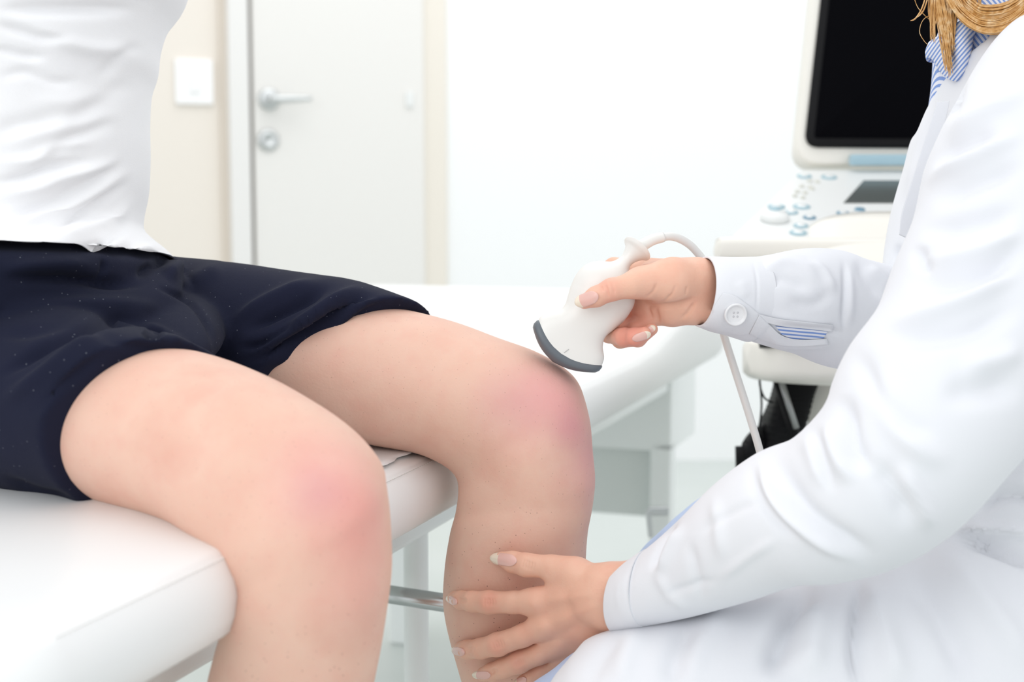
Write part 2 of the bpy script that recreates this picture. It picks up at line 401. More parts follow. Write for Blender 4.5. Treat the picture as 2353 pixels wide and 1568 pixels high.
def onwall(px, py, t=0.0):
    r = ray(px, py); k = ((CORNER + wn * t - CAM) @ wn) / (r @ wn); q = CAM + r * k
    return (q - CORNER) @ wd, q[2]
def wbox(px0, px1, h0, h1, t0, t1):
    s0, s1 = onwall(px0, 440)[0], onwall(px1, 440)[0]
    c = CORNER + wd * (s0 + s1) / 2 + wn * (t0 + t1) / 2 + np.array([0, 0, (h0 + h1) / 2])
    return box(c, wd * abs(s1 - s0) / 2, wn * (t1 - t0) / 2, (0, 0, (h1 - h0) / 2))
door = bpy.data.objects.new('door_1', None); COL.objects.link(door); structure(door)
simple('door_leaf', wbox(581, 968, 0.01, 2.1, 0.0, 0.03), DOORM, door, 0.002)
simple('door_frame', wbox(524, 570, 0.0, 2.15, 0.0, 0.045), FRAME, door, 0.003)
simple('door_gasket', wbox(570, 581, 0.0, 2.1, 0.0, 0.008), GAP, door)
simple('door_shadow_strip', wbox(510, 524, 0.0, 2.15, 0.0, 0.02), SHADOWSTRIP, door)  # thin strip coloured as the shadow along the frame
def wallpt(px, py, t):
    s, h = onwall(px, py, t); return CORNER + wd * s + wn * t + np.array([0, 0, h])
hb = wallpt(618, 228, 0.03)
mh = M(); mh.add(*lathe(hb, wn, [(0.001, 0.012), (0.022, 0.012), (0.030, 0.008), (0.031, 0.0)]))
rose = make('handle_rose', mh, STEEL, door)
p0 = wallpt(622, 228, 0.08); p1 = wallpt(715, 226, 0.085)
hm = M().add(*tube([hb, hb + wn * 0.045, p0 * 0.9 + p1 * 0.1 - wn * 0.002, p0 * 0.5 + p1 * 0.5, p1], [0.010, 0.010, 0.012, 0.010, 0.007], 16, 30))
make('door_handle', hm, STEEL, door)
kb = wallpt(616, 322, 0.03)
km = M().add(*lathe(kb, wn, [(0.001, 0.010), (0.012, 0.010), (0.013, 0.014), (0.022, 0.012), (0.030, 0.008), (0.031, 0.0)]))
make('keyhole_rose', km, STEEL, door)
simple('door_latch_plate', box(wallpt(941, 228, 0.034), wd * 0.011, wn * 0.004, (0, 0, 0.022)), WHITEP, door, 0.002)
structure(simple('trim_1', wbox(968, 1024, 0.0, 2.15, 0.0, 0.012), mat('door_jamb', (0.81, 0.76, 0.68), 0.6), None, 0.002))
sw = thing('light_switch', 'white rectangular light switch plate on the cream wall left of the door', 'light switch')
c = wallpt(446, 188, 0.006)
simple('switch_plate', box(c, wd * 0.052, wn * 0.006, (0, 0, 0.062)), mat('switch_white', (0.93, 0.93, 0.93), 0.3), sw, 0.003)
simple('rocker', box(c + wn * 0.007, wd * 0.014, wn * 0.004, (0, 0, 0.030)), mat('rocker_white', (0.9, 0.9, 0.9), 0.3), sw, 0.002)

# ------------------------------------------------------------------ examination couch
HC = 0.60
e1p, e2p = G(505, 1275, HC), G(1000, 1046, HC)
D1 = nrm(e2p - e1p); D2 = np.array([D1[1], -D1[0], 0])      # along the couch / towards the clinician
NEAR = G(30, 1497, HC); NEAR = e1p + D1 * ((NEAR - e1p) @ D1)
FARP = G(1632, 742, HC); LEN = (FARP - NEAR) @ D1
couch = thing('examination_couch', 'white upholstered examination couch the patient sits on, on white metal legs', 'examination couch')
def cushion(a0, a1, wdt, h0, tilt=0.0, rad=0.03, thick=0.062):
    """rounded-rectangle cushion: seam at the top edge, bulging side; a along D1, width back along -D2"""
    n = 12; pl = []
    L = a1 - a0
    for cx, cy, s in ((L - rad, -rad, 0), (L - rad, -wdt + rad, -1), (rad, -wdt + rad, -2), (rad, -rad, -3)):
        for i in range(n + 1):
            an = math.pi / 2 * s + math.pi / 2 * (1 - i / n); pl.append((cx, cy, math.cos(an), math.sin(an)))
    # densify straight sides
    pts = []
    for i in range(len(pl)):
        a = pl[i]; b = pl[(i + 1) % len(pl)]; pts.append(a)
        pa = np.array(a[:2]) + rad * np.array(a[2:]); pb = np.array(b[:2]) + rad * np.array(b[2:])
        if np.linalg.norm(pa - pb) > 0.05:
            k = 16
            for j in range(1, k): pts.append((a[0] + (b[0] - a[0]) * j / k, a[1] + (b[1] - a[1]) * j / k, a[2], a[3]))
    pts = np.array(pts)
    prof = [(-0.0599, 0.004), (-0.045, 0.004), (-0.02, 0.0035), (-0.006, 0.002), (-0.0015, 0.0005), (0.0, -0.0015), (0.0015, -0.0012), (0.005, -0.006), (0.0105, -0.016), (0.0125, -0.028),
            (0.0115, -0.042), (0.007, -0.054), (-0.001, -0.061), (-0.012, -0.0635), (-0.05, -0.064)]
    R = []
    for o, z in prof:
        if o < -rad: continue
        r2 = rad + o; z = z * 0.87
        x = pts[:, 0] + r2 * pts[:, 2]; y = pts[:, 1] + r2 * pts[:, 3]
        q = np.clip((x - (L - 0.55)) / 0.40, 0, 1); zz = HC + z + h0 + tilt * q * q * (3 - 2 * q) * np.clip((z + 0.05) / 0.05, 0, 1)
        R.append(NEAR + x[:, None] * D1 + a0 * D1 + y[:, None] * D2 + np.stack([0 * x, 0 * x, zz - HC], 1))
    ct = R[0].mean(0); cb_ = R[-1].mean(0)
    R = [ct + (R[0] - ct) * q for q in (.25, .5, .75, .95)] + R + [cb_ + (R[-1] - cb_) * q for q in (.95, .6, .3)]
    return rings(R)
make('cushion', M().add(*cushion(0, LEN, 0.64, 0.0, 0.050)), VINYL, couch)
# stitched seam thread on the side roll
sm = M()
for t in np.arange(0.03, 0.95, 0.0045):
    a = NEAR + D1 * t + D2 * 0.0035 + np.array([0, 0, -0.0022]); b = a + D1 * 0.0032
    sm.add(*tube([a, (a + b) / 2 + [0, 0, .0002], b], 0.00026, 6))
make('stitching', sm, SEAM, couch)
def cpt(a, b, h): return NEAR + D1 * a - D2 * b + np.array([0, 0, h - HC])
simple('frame', box(cpt(LEN / 2, 0.33, 0.512), D1 * (LEN / 2 - 0.08), D2 * 0.26, (0, 0, 0.022)), WHITEMETAL, couch, 0.006)
# pedestal box and legs at the head end
def planept(px, b, h):
    # point of the couch's long vertical plane at inset b seen at column px
    r0 = ray(px, 900); nv_ = D2; base = NEAR - D2 * b; k = ((base - CAM) @ nv_) / (r0 @ nv_); q = CAM + r0 * k; return (q - NEAR) @ D1
ac = planept(1543, 0.07, 0.4)
simple('apron', box(cpt(ac + 0.10, 0.33, 0.455), D1 * 0.10, D2 * 0.26, (0, 0, 0.07)), WHITEMETAL, couch, 0.004)
def leg(a, b, lean=0.0, r=0.02):
    top, bot = cpt(a, b, 0.50), cpt(a + lean, b, 0.0)
    return M().add(*tube([top, top * 0.98 + bot * 0.02, top * .02 + bot * .98, bot], [r, r, r, r], 24))
for a, b in ((ac + 0.02, 0.088), (ac + 0.02, 0.57)):
    v, f = box(cpt(a, b, 0.20), D1 * 0.02, D2 * 0.018, (0, 0, 0.20)); make('leg', M().add(v, f), WHITEMETAL, couch, False, 0.004)
pb = P(955, 1215, 1.42)
bl = (pb - NEAR) @ D1; bb = -((pb - NEAR) @ D2)
make('leg', leg(bl, bb, 0.0, 0.0125), WHITEMETAL, couch)
make('leg', leg(0.25, 0.12, 0.0, 0.0125), WHITEMETAL, couch)
make('leg', leg(0.25, 0.55, 0.0, 0.0125), WHITEMETAL, couch)
# chrome rail
q0 = P(893, 1366, 1.33); q1 = P(1022, 1386, 1.30); dq = nrm(q1 - q0)
rail0, rail1 = q0 - dq * 0.30, q1 + dq * 0.10
make('rail', M().add(*tube([rail0, rail1], 0.0085, 24)), CHROME, couch)
simple('lower_band', box(cpt(ac + 0.04, 0.33, 0.325), D2 * 0.222, D1 * 0.010, (0, 0, 0.06)), GREYBAND, couch, 0.003)  # grey band below the apron, between the legs
lt = P(1512, 1175, 1.88)
simple('latch', box(lt, (0.014, 0, 0), (0, 0.005, 0), (0, 0, 0.006)), STEEL, couch, 0.002)
simple('latch_lever', box(P(1492, 1203, 1.88), (0.0035, 0, 0.0), (0, 0.004, 0), (-0.002, 0, 0.018)), STEEL, couch, 0.001)

# paper sheet under the thighs
pm = M(); nu, nv = 40, 60; V = []
e0 = (G(905, 1080, HC) - NEAR) @ D1
for i in range(nu):
    for j in range(nv):
        u = i / (nu - 1); vv = j / (nv - 1)
        a = e0 - 0.10 + 0.20 * vv; b = -0.0 + 0.36 * u
        edge = 0.002 * math.sin(vv * 23) + 0.0008 * math.sin(vv * 51 + 1)
        lift = 0.0056 + 0.0008 * math.sin(vv * 9 + u * 4) + 0.003 * math.exp(-((u) / 0.10) ** 2) * (0.5 + 0.5 * math.sin(vv * 7 + 0.5))
        V.append(cpt(a, b + 0.012 + edge * (1 - u), HC + lift))
pm.add(V, grid_faces(nu, nv, False))
ps = make('paper_sheet', pm, PAPER); ps['label'] = 'crumpled white paper sheet on the couch between the two bare knees'; ps['category'] = 'paper sheet'
so = ps.modifiers.new('s', 'SOLIDIFY'); so.thickness = 0.0004

# ------------------------------------------------------------------ patient
patient = thing('person', 'seated person in a white T-shirt and navy shorts with bare reddened knees', 'person')
near_leg = [(-60, 720, -250, 1040, 1.14, .06), (100, 760, -60, 1090, 1.10, .066), (290, 785, 130, 1135, 1.04, .072), (470, 812, 300, 1178, .985, .072), (600, 858, 420, 1216, .95, .066), (708, 916, 487, 1266, .925, .061), (793, 973, 524, 1303, .912, .058),
            (850, 1030, 535, 1328, .905, .057), (880, 1085, 536, 1350, .90, .057), (893, 1155, 531, 1372, .90, .057), (899, 1235, 524, 1402, .90, .056),
            (900, 1315, 513, 1436, .90, .055), (890, 1400, 500, 1478, .902, .054), (876, 1490, 485, 1532, .905, .053), (860, 1570, 473, 1590, .91, .053),
            (835, 1700, 465, 1710, .92, .052), (800, 1850, 500, 1860, .935, .042), (750, 2050, 555, 2060, .955, .032), (725, 2230, 565, 2240, .97, .03)]
far_leg = [(380, 680, 230, 880, 1.25, .055), (560, 680, 400, 920, 1.24, .060), (760, 690, 560, 960, 1.22, .066), (905, 708, 700, 990, 1.20, .067), (1040, 739, 845, 1022, 1.185, .064), (1150, 779, 955, 1042, 1.175, .061), (1228, 807, 1010, 1064, 1.170, .059),
           (1288, 840, 1039, 1084, 1.168, .058), (1326, 876, 1049, 1099, 1.168, .058), (1345, 925, 1053, 1113, 1.168, .058), (1357, 980, 1053, 1131, 1.168, .058), (1362, 1045, 1051, 1151, 1.168, .057),
           (1366, 1110, 1046, 1182, 1.17, .057), (1361, 1165, 1037, 1213, 1.17, .057), (1351, 1218, 1029, 1252, 1.172, .057), (1346, 1290, 1021, 1310, 1.175, .057),
           (1346, 1380, 1018, 1385, 1.178, .057), (1340, 1465, 1030, 1455, 1.182, .055), (1322, 1568, 1062, 1568, 1.19, .05), (1290, 1720, 1105, 1720, 1.205, .04), (1255, 1950, 1140, 1950, 1.23, .03)]
parts = [rings(loft(near_leg, 110, 64)), rings(loft(far_leg, 110, 64))]
torso = [(400, -320, -400, -320, 1.17, .14), (380, -60, -380, -60, 1.17, .13), (300, 60, -350, 60, 1.17, .12), (260, 250, -320, 250, 1.17, .115), (250, 450, -310, 450, 1.17, .115), (240, 620, -310, 640, 1.17, .12), (200, 800, -320, 850, 1.17, .12), (120, 950, -260, 980, 1.17, .10)]
parts.append(rings(loft(torso, 50, 48)))
def foot(px, py, z):
    a = P(px, py, z); d = D2
    return [rings(np.array([a + d * t + np.array([0, 0, h]) + (np.outer(np.cos(th), D1) * wq + np.outer(np.sin(th), [0, 0, 1]) * hq)
            for t, h, wq, hq in ((-.05, 0, .012, .012), (-.045, 0, .03, .03), (0, .005, .036, .04), (.05, -.005, .038, .03), (.11, -.015, .044, .02), (.155, -.022, .036, .014), (.17, -.024, .01, .006))]))
            for th in [np.linspace(0, 2 * np.pi, 32, endpoint=False)]]
parts += foot(645, 2290, .975) + foot(1198, 2020, 1.235)
bv, bf = fuse(parts, 0.003, 5)
bv = bumps(bv, bf, [(800, 1120, .85, .030, .004), (845, 1210, .85, .022, .003), (720, 1180, .85, .03, -.003), (620, 1330, .85, .03, .002), (850, 1350, .86, .025, .0025),
                    (1290, 900, 1.12, .030, .004), (1320, 990, 1.13, .022, .003), (1190, 960, 1.115, .03, -.0035), (1210, 1060, 1.115, .022, .002), (1340, 1110, 1.14, .02, .003),
                    (1120, 1120, 1.115, .025, -.003), (1000, 960, 1.12, .04, .003), (1150, 890, 1.115, .03, .002), (580, 1130, .9, .045, .002), (650, 1080, .88, .03, -.002)])
body = make('body', (bv, bf), SKIN_A, patient)

# T-shirt
def open_tube(R, ends=(True, True), th=0.0018):
    """rings -> cloth tube with a turned-in rim at the chosen ends"""
    R = list(R)
    def rim(a, c):
        inn = a + (c - a) * (th / (np.linalg.norm(c - a, axis=1)[:, None] + 1e-9)); return inn
    out = []
    if ends[0]:
        c = R[0].mean(0); c2 = R[3].mean(0); d = R[4] - R[0]
        out += [rim(R[0], c) + d * 1.0 + 0 * d, rim(R[0], c) + d * 0.3, rim(R[0], c)]
    out += R
    if ends[1]:
        c = R[-1].mean(0); d = R[-5] - R[-1]
        out += [rim(R[-1], c), rim(R[-1], c) + d * 0.3, rim(R[-1], c) + d]
    return rings(np.array(out), (not ends[0], not ends[1]))
tee = [(470, -330, -470, -330, 1.17, .175), (440, -140, -450, -140, 1.17, .175), (415, -25, -430, -25, 1.17, .172), (372, 38, -410, 38, 1.17, .168), (354, 92, -400, 92, 1.17, .165), (347, 150, -395, 150, 1.17, .162), (332, 200, -390, 200, 1.17, .160), (328, 270, -380, 270, 1.17, .158),
       (329, 350, -370, 350, 1.17, .157), (325, 430, -365, 430, 1.17, .157), (313, 490, -360, 488, 1.17, .158), (314, 520, -362, 515, 1.17, .160), (338, 545, -370, 548, 1.17, .170), (364, 566, -378, 575, 1.17, .180), (380, 583, -386, 592, 1.17, .188)]
R = loft(tee, 240, 220)
v, f = open_tube(R, (False, True), 0.003)
TF = [([(-20, 20), (150, 22), (330, 20)], -7, 14), ([(-20, 48), (60, 75), (110, 88), (170, 84)], -5, 12), ([(-20, 105), (60, 128), (110, 132)], -4, 10), ([(60, 60), (200, 110), (340, 110)], 3, 16),
      ([(220, 190), (290, 118), (345, 116)], -3, 14), ([(-20, 185), (60, 165), (130, 190), (200, 180)], -2.5, 12), ([(150, 290), (250, 215), (320, 190)], -3, 20), ([(60, 225), (160, 235), (300, 200)], 2.5, 20),
      ([(-20, 300), (80, 285), (150, 270)], -4, 22), ([(-20, 340), (100, 300), (200, 290), (300, 250)], 3, 20), ([(80, 360), (140, 330), (180, 310), (280, 270)], -4.5, 16),
      ([(-20, 370), (60, 372), (90, 362), (130, 335), (230, 320)], 4, 13), ([(-20, 420), (60, 405), (110, 385), (215, 371)], -6, 11), ([(-20, 452), (80, 435), (140, 410), (250, 380), (300, 350)], 5, 15),
      ([(-20, 510), (60, 487), (130, 460), (190, 425), (260, 385), (300, 345)], -5, 12), ([(-20, 540), (60, 510), (150, 480), (250, 420), (315, 380)], 5, 12), ([(100, 535), (160, 505), (210, 475), (270, 435), (300, 410)], -5, 9),
      ([(90, 545), (200, 530), (260, 500), (310, 440)], 6, 16), ([(-20, 560), (60, 565), (160, 573), (240, 560), (275, 535), (300, 505)], -9, 9), ([(-20, 588), (120, 578), (230, 575), (290, 545), (320, 530)], 5, 9),
      ([(230, 600), (270, 585), (330, 560)], -4, 8), ([(250, 600), (330, 575), (370, 585)], 4, 12)]
v = folds(v, f, TF)
make('t_shirt', (v, f), TEE, patient)

# shorts
sh_near = [(-260, 600, -520, 1100, 1.16, .11), (-60, 640, -330, 1120, 1.13, .105), (120, 690, -140, 1135, 1.09, .098), (290, 745, 20, 1148, 1.045, .092), (400, 780, 130, 1160, 1.012, .088), (484, 806, 216, 1172, .985, .084)]
sh_far = [(200, 590, 40, 940, 1.28, .09), (400, 592, 220, 960, 1.27, .09), (520, 604, 330, 975, 1.26, .09), (640, 621, 420, 985, 1.245, .088), (780, 645, 500, 990, 1.23, .085), (885, 673, 548, 992, 1.215, .083), (992, 717, 590, 992, 1.20, .081)]
pelv = [(450, 685, 360, 800, 1.18, .03), (425, 640, 290, 850, 1.18, .06), (385, 598, 160, 900, 1.17, .12), (300, 602, 40, 950, 1.165, .16), (100, 594, -120, 1000, 1.17, .185), (-150, 592, -380, 1050, 1.17, .19)]
waist = [(352, 575, -355, 570, 1.17, .150), (366, 595, -365, 600, 1.17, .172), (392, 618, -380, 640, 1.17, .190), (380, 720, -390, 720, 1.17, .19)]
span = [(60, 680, 60, 830, 1.19, .02, 1.05), (300, 675, 300, 820, 1.20, .02, 1.04), (430, 690, 430, 828, 1.22, .02, 1.04), (480, 712, 476, 828, 1.23, .016, 1.07), (500, 745, 494, 815, 1.22, .008, 1.12)]
sv, sf = fuse([rings(loft(sh_near, 60, 64)), rings(loft(sh_far, 60, 64)), rings(loft(pelv, 40, 64)), rings(loft(waist, 20, 64)), rings(loft(span, 30, 48))], 0.0028, 9)
SF = [([(0, 640), (120, 640), (250, 650), (350, 652)], -7, 10), ([(-20, 620), (120, 608), (240, 612)], 4, 14), ([(232, 592), (240, 615), (225, 645)], -3, 7), ([(310, 640), (350, 610), (395, 590)], -5, 9),
      ([(350, 655), (430, 690), (470, 735), (488, 780), (490, 810)], -3.0, 6), ([(380, 640), (420, 600)], 5, 16), ([(420, 660), (480, 628), (520, 618)], 3, 18),
      ([(550, 770), (620, 730), (700, 690), (770, 650)], -7, 11), ([(520, 750), (600, 700), (690, 660), (750, 645)], 5, 13), ([(560, 815), (650, 770), (740, 715), (810, 672), (860, 665)], 7, 13),
      ([(550, 840), (640, 800), (740, 740), (830, 685), (890, 680)], -8, 8), ([(600, 850), (700, 800), (800, 730), (880, 690)], 5, 10), ([(540, 800), (600, 790), (700, 740)], -6, 8), ([(640, 845), (740, 775), (830, 715), (900, 692)], -3.5, 6),
      ([(-20, 880), (80, 810), (180, 755), (280, 735), (350, 750)], -7, 12), ([(-20, 940), (90, 870), (200, 790), (300, 760)], 5, 16), ([(330, 762), (350, 770), (372, 770)], -8, 7), ([(300, 752), (350, 752), (400, 775), (450, 798)], 1.5, 9),
      ([(-20, 720), (100, 700), (300, 700), (400, 720)], 3, 16), ([(-20, 770), (80, 760), (200, 720)], -3, 14), ([(60, 960), (150, 880), (260, 800)], -2.5, 14), ([(0, 1090), (80, 1130), (180, 1150)], -3, 10), ([(100, 780), (200, 770), (320, 800), (420, 810)], -2, 14),
      ([(440, 810), (360, 848), (290, 920), (220, 1010), (165, 1100), (150, 1160)], -0.9, 4), ([(950, 716), (880, 735), (800, 778), (720, 835), (650, 880)], -0.9, 4)]
sv = folds(sv, sf, [(a[0], a[1] * 1.35) + tuple(a[2:]) for a in SF])
shorts = make('shorts', (sv, sf), NAVY, patient)

# ------------------------------------------------------------------ clinician
doc = thing('person', 'clinician with blond hair in a white coat holding the probe and the calf', 'person')
def wp(*a): return a
yaxis = FW
# right hand, holding the probe
palmR = chain_prims([(1790, 680, 1.165, 74), (1680, 674, 1.145, 72), (1605, 668, 1.135, 68)], (yaxis, 1.35))
palmR += chain_prims([(1605, 668, 1.135, 68), (1548, 660, 1.135, 62), (1500, 655, 1.15, 52)], (yaxis, 1.3))
palmR += chain_prims([(1600, 650, 1.13, 55), (1545, 645, 1.12, 50), (1470, 650, 1.118, 36)])
palmR += chain_prims([(1590, 700, 1.135, 46), (1545, 712, 1.142, 36), (1500, 712, 1.152, 34), (1455, 700, 1.172, 40)])
palmR += chain_prims([(1545, 640, 1.155, 46), (1495, 628, 1.165, 34)])
thumbR = chain_prims([(1480, 650, 1.114, 33), (1452, 656, 1.110, 29), (1405, 666, 1.108, 25.5), (1370, 682, 1.108, 23), (1343, 694, 1.111, 16.5)])
idxR = chain_prims([(1495, 630, 1.168, 30), (1440, 616, 1.182, 24), (1410, 614, 1.190, 21), (1370, 640, 1.190, 20), (1350, 675, 1.182, 17)])
midR = chain_prims([(1470, 680, 1.178, 30), (1425, 715, 1.186, 24), (1398, 750, 1.180, 22), (1400, 768, 1.160, 20), (1436, 776, 1.130, 21.5), (1458, 774, 1.118, 19.5), (1481, 766, 1.112, 15)])
rngR = chain_prims([(1490, 715, 1.172, 28), (1440, 745, 1.182, 22), (1412, 770, 1.175, 20), (1425, 782, 1.155, 18), (1466, 779, 1.136, 18), (1498, 757, 1.126, 14)])
litR = chain_prims([(1510, 720, 1.165, 24), (1460, 745, 1.178, 20), (1440, 757, 1.170, 18), (1460, 752, 1.150, 16), (1490, 742, 1.145, 13)])
hrv, hrf = sdf_mesh([palmR, thumbR, idxR, midR, rngR, litR], 0.0007)
hrv = folds(hrv, hrf, [([(1388, 650), (1396, 668), (1398, 688)], -0.9, 3.2), ([(1400, 645), (1410, 662), (1412, 680)], -0.9, 3.2), ([(1380, 655), (1386, 672)], -0.7, 3.2), ([(1512, 645), (1500, 672), (1478, 688)], -1.0, 4), ([(1555, 650), (1545, 675), (1530, 690)], -0.7, 3.2),
                      ([(1465, 690), (1500, 704), (1560, 700), (1600, 680)], -2.6, 6), ([(1600, 690), (1580, 720), (1560, 735)], -1.4, 5), ([(1505, 705), (1515, 745)], -1.4, 5), ([(1485, 700), (1500, 735)], -1.3, 4), ([(1450, 700), (1470, 730)], 1.0, 8),
                      ([(1438, 760), (1432, 790)], -0.7, 3.2), ([(1545, 672), (1530, 690), (1510, 698)], -0.7, 3.2), ([(1580, 655), (1575, 680)], -0.6, 3.2)])
# left hand, on the calf
palmL = chain_prims([(1760, 1240, .985, 86), (1600, 1310, 1.02, 82), (1470, 1366, 1.05, 77), (1410, 1373, 1.062, 77), (1375, 1372, 1.068, 70)], (yaxis, 1.3))
palmL += chain_prims([(1400, 1350, 1.066, 48), (1330, 1335, 1.078, 42), (1285, 1322, 1.085, 34)], (yaxis, 1.15))
for mc in ([(1405, 1358, 1.064, 44), (1310, 1372, 1.078, 38), (1225, 1384, 1.092, 30)], [(1405, 1375, 1.064, 46), (1320, 1410, 1.078, 38), (1248, 1440, 1.090, 31)],
           [(1405, 1395, 1.066, 44), (1335, 1440, 1.082, 36), (1275, 1478, 1.094, 29)], [(1405, 1410, 1.070, 40), (1345, 1465, 1.088, 32), (1290, 1512, 1.100, 26)]):
    palmL += chain_prims(mc, (yaxis, 1.15))
thumbL = chain_prims([(1320, 1318, 1.078, 38), (1268, 1304, 1.088, 27), (1210, 1299, 1.096, 26.5), (1178, 1292, 1.103, 24), (1154, 1285, 1.108, 17)])
idxL = chain_prims([(1235, 1384, 1.089, 30), (1180, 1385, 1.098, 25), (1123, 1385, 1.108, 26), (1085, 1383, 1.118, 23), (1060, 1380, 1.130, 20.5), (1044, 1375, 1.142, 16)])
midL = chain_prims([(1252, 1438, 1.089, 31), (1200, 1462, 1.096, 25.5), (1143, 1482, 1.106, 26.5), (1105, 1491, 1.118, 23), (1075, 1494, 1.132, 21.5), (1060, 1492, 1.143, 18)])
rngL = chain_prims([(1280, 1478, 1.094, 29), (1240, 1503, 1.098, 24), (1192, 1523, 1.106, 25), (1155, 1537, 1.114, 22), (1130, 1545, 1.120, 20), (1110, 1550, 1.126, 16)])
litL = chain_prims([(1300, 1508, 1.102, 25), (1280, 1530, 1.106, 21), (1250, 1543, 1.110, 21), (1225, 1556, 1.114, 19), (1200, 1568, 1.120, 15)])
hlv, hlf = sdf_mesh([palmL, thumbL, idxL, midL, rngL, litL], 0.0007, 0.0055)
def knuckle(x, y, s=1.0, a=0.0):
    out = []
    for dx, am in ((-10, -.5), (-4, -.85), (2, -.95), (8, -.8), (14, -.45)):
        ca, sa = math.cos(a), math.sin(a); hl = 13 * s
        pts = [(x + dx * s * ca - q * sa - 2 * (abs(q) / hl) * np.sign(dx), y + dx * s * sa + q * ca) for q in (-hl, 0, hl)]
        out.append((pts, am, 2.6))
    return out
hlv = folds(hlv, hlf, knuckle(1123, 1384) + knuckle(1143, 1482, 1, -.3) + knuckle(1192, 1523, .9, -.4) + knuckle(1212, 1298, 1.1, .25) + knuckle(1062, 1381, .6) + knuckle(1080, 1494, .7, -.1) + knuckle(1133, 1544, .6, -.3)
            + [([(1222, 1386), (1222, 1387)], 1.2, 16, 1), ([(1250, 1442), (1251, 1443)], 1.2, 16, 1), ([(1280, 1480), (1281, 1481)], 1.0, 14, 1),
               ([(1235, 1385), (1300, 1375), (1380, 1365)], 0.6, 9), ([(1262, 1440), (1320, 1412), (1390, 1385)], 0.6, 9), ([(1300, 1350), (1360, 1330)], -0.5, 12), ([(1255, 1410), (1330, 1390)], -0.8, 12), ([(1290, 1458), (1350, 1425)], -0.8, 12)])
# trunk, neck and head under coat and hair (one body mesh)
trunk = [(2260, -420, 2480, -420, 1.17, .07), (2240, -300, 2530, -300, 1.17, .085), (2250, -150, 2520, -150, 1.17, .08), (2240, -40, 2460, -60, 1.17, .055), (2235, 60, 2470, 20, 1.17, .055), (2240, 180, 2640, 60, 1.18, .13), (2200, 350, 2700, 300, 1.19, .14), (2180, 600, 2720, 600, 1.2, .135), (2180, 900, 2700, 900, 1.2, .13), (2000, 1350, 2650, 1300, 1.2, .14)]
tv, tf = rings(loft(trunk, 60, 40))
mb = M().add(hrv, hrf).add(hlv, hlf).add(tv, tf)
docbody = make('body', mb, SKIN_B, doc)
BV, BF = mb.arr(); bvh = BVHTree.FromPolygons([tuple(p) for p in BV], BF)
def cast(tree, px, py):
    r = nrm(ray(px, py)); h = tree.ray_cast(Vector(CAM), Vector(r), 5)
    return (None, None) if h[0] is None else (np.array(h[0]), np.array(h[1]))
def patch(tree, fn, nu, nv, off=0.0004, th=0.0006, zfall=None, fit=False):
    """a skin of real thickness laid on a surface; fn(u,v) gives the pixel"""
    pos = np.full((nu, nv, 3), np.nan); dep = np.full((nu, nv), np.nan)
    for i in range(nu):
        for j in range(nv):
            a, b = fn(i / (nu - 1), j / (nv - 1)); h, n = cast(tree, a, b)
            if h is not None and (zfall is None or abs((h - CAM) @ FW - zfall) < 0.03): dep[i, j] = (h - CAM) @ FW
    md = np.nanmedian(dep) if np.isfinite(dep).any() else zfall
    if fit and np.isfinite(dep).sum() > 12:
        uu, vv = np.meshgrid(np.linspace(-1, 1, nu), np.linspace(-1, 1, nv), indexing='ij')
        A = np.stack([np.ones_like(uu), uu, vv, uu * vv, uu ** 2, vv ** 2], -1); ok = np.isfinite(dep) & (np.abs(np.nan_to_num(dep, nan=9) - md) < 0.008)
        co = np.linalg.lstsq(A[ok], dep[ok], rcond=None)[0]; dep = A @ co
    for it in range(max(nu, nv)):
        bad = ~np.isfinite(dep)
        if not bad.any(): break
        d2 = dep.copy()
        for i, j in np.argwhere(bad):
            nb = [dep[x, y] for x, y in ((i - 1, j), (i + 1, j), (i, j - 1), (i, j + 1)) if 0 <= x < nu and 0 <= y < nv and np.isfinite(dep[x, y])]
            if nb: d2[i, j] = np.mean(nb)
        dep = d2
    dep = np.where(np.isfinite(dep), dep, md)
    sm = dep.copy(); sm[1:-1, 1:-1] = (dep[1:-1, 1:-1] * 2 + dep[:-2, 1:-1] + dep[2:, 1:-1] + dep[1:-1, :-2] + dep[1:-1, 2:]) / 6
    top = np.array([[P(*fn(i / (nu - 1), j / (nv - 1)), sm[i, j] - off) for j in range(nv)] for i in range(nu)]).reshape(-1, 3)
    bot = np.array([[P(*fn(i / (nu - 1), j / (nv - 1)), sm[i, j] - off + th) for j in range(nv)] for i in range(nu)]).reshape(-1, 3)
    n = nu * nv; f = grid_faces(nu, nv, False); f = f + [tuple(k + n for k in q[::-1]) for q in f]
    bd = [(i, 0) for i in range(nu)] + [(nu - 1, j) for j in range(1, nv)] + [(i, nv - 1) for i in range(nu - 2, -1, -1)] + [(0, j) for j in range(nv - 2, 0, -1)]
    ids = [i * nv + j for i, j in bd]
    for k in range(len(ids)):
        a, b = ids[k], ids[(k + 1) % len(ids)]; f.append((a, b, b + n, a + n))
    return np.vstack([top, bot]), f
def nail(px, py, ang, ln, wdt, z, free=0.2):
    """base centre px,py ; direction ang (deg, image, y down) towards the tip"""
    a = math.radians(ang); dx, dy = math.cos(a), math.sin(a)
    def fn(u, v):
        ww = wdt * (1 - abs(2 * u - 1) ** 4 * (0.22 if u > .5 else 0.22)); s = (2 * v - 1)
        uu = u * ln + (0.17 * ln * (1 - s * s)) * (1 if u > .5 else -1) * abs(2 * u - 1)
        return px + dx * uu - dy * s * ww, py + dy * uu + dx * s * ww
    nu, nv = 15, 11
    v, f = patch(bvh, fn, nu, nv, 0.0010, 0.0017, z, True)
    mi = []
    for q in f:
        k = min(i % (nu * nv) for i in q) // nv; mi.append(1 if k / (nu - 1) > 1 - free - 0.02 else 0)
    o = make('fingernail', (v, f, mi), [NAIL, NAILTIP], docbody); return o
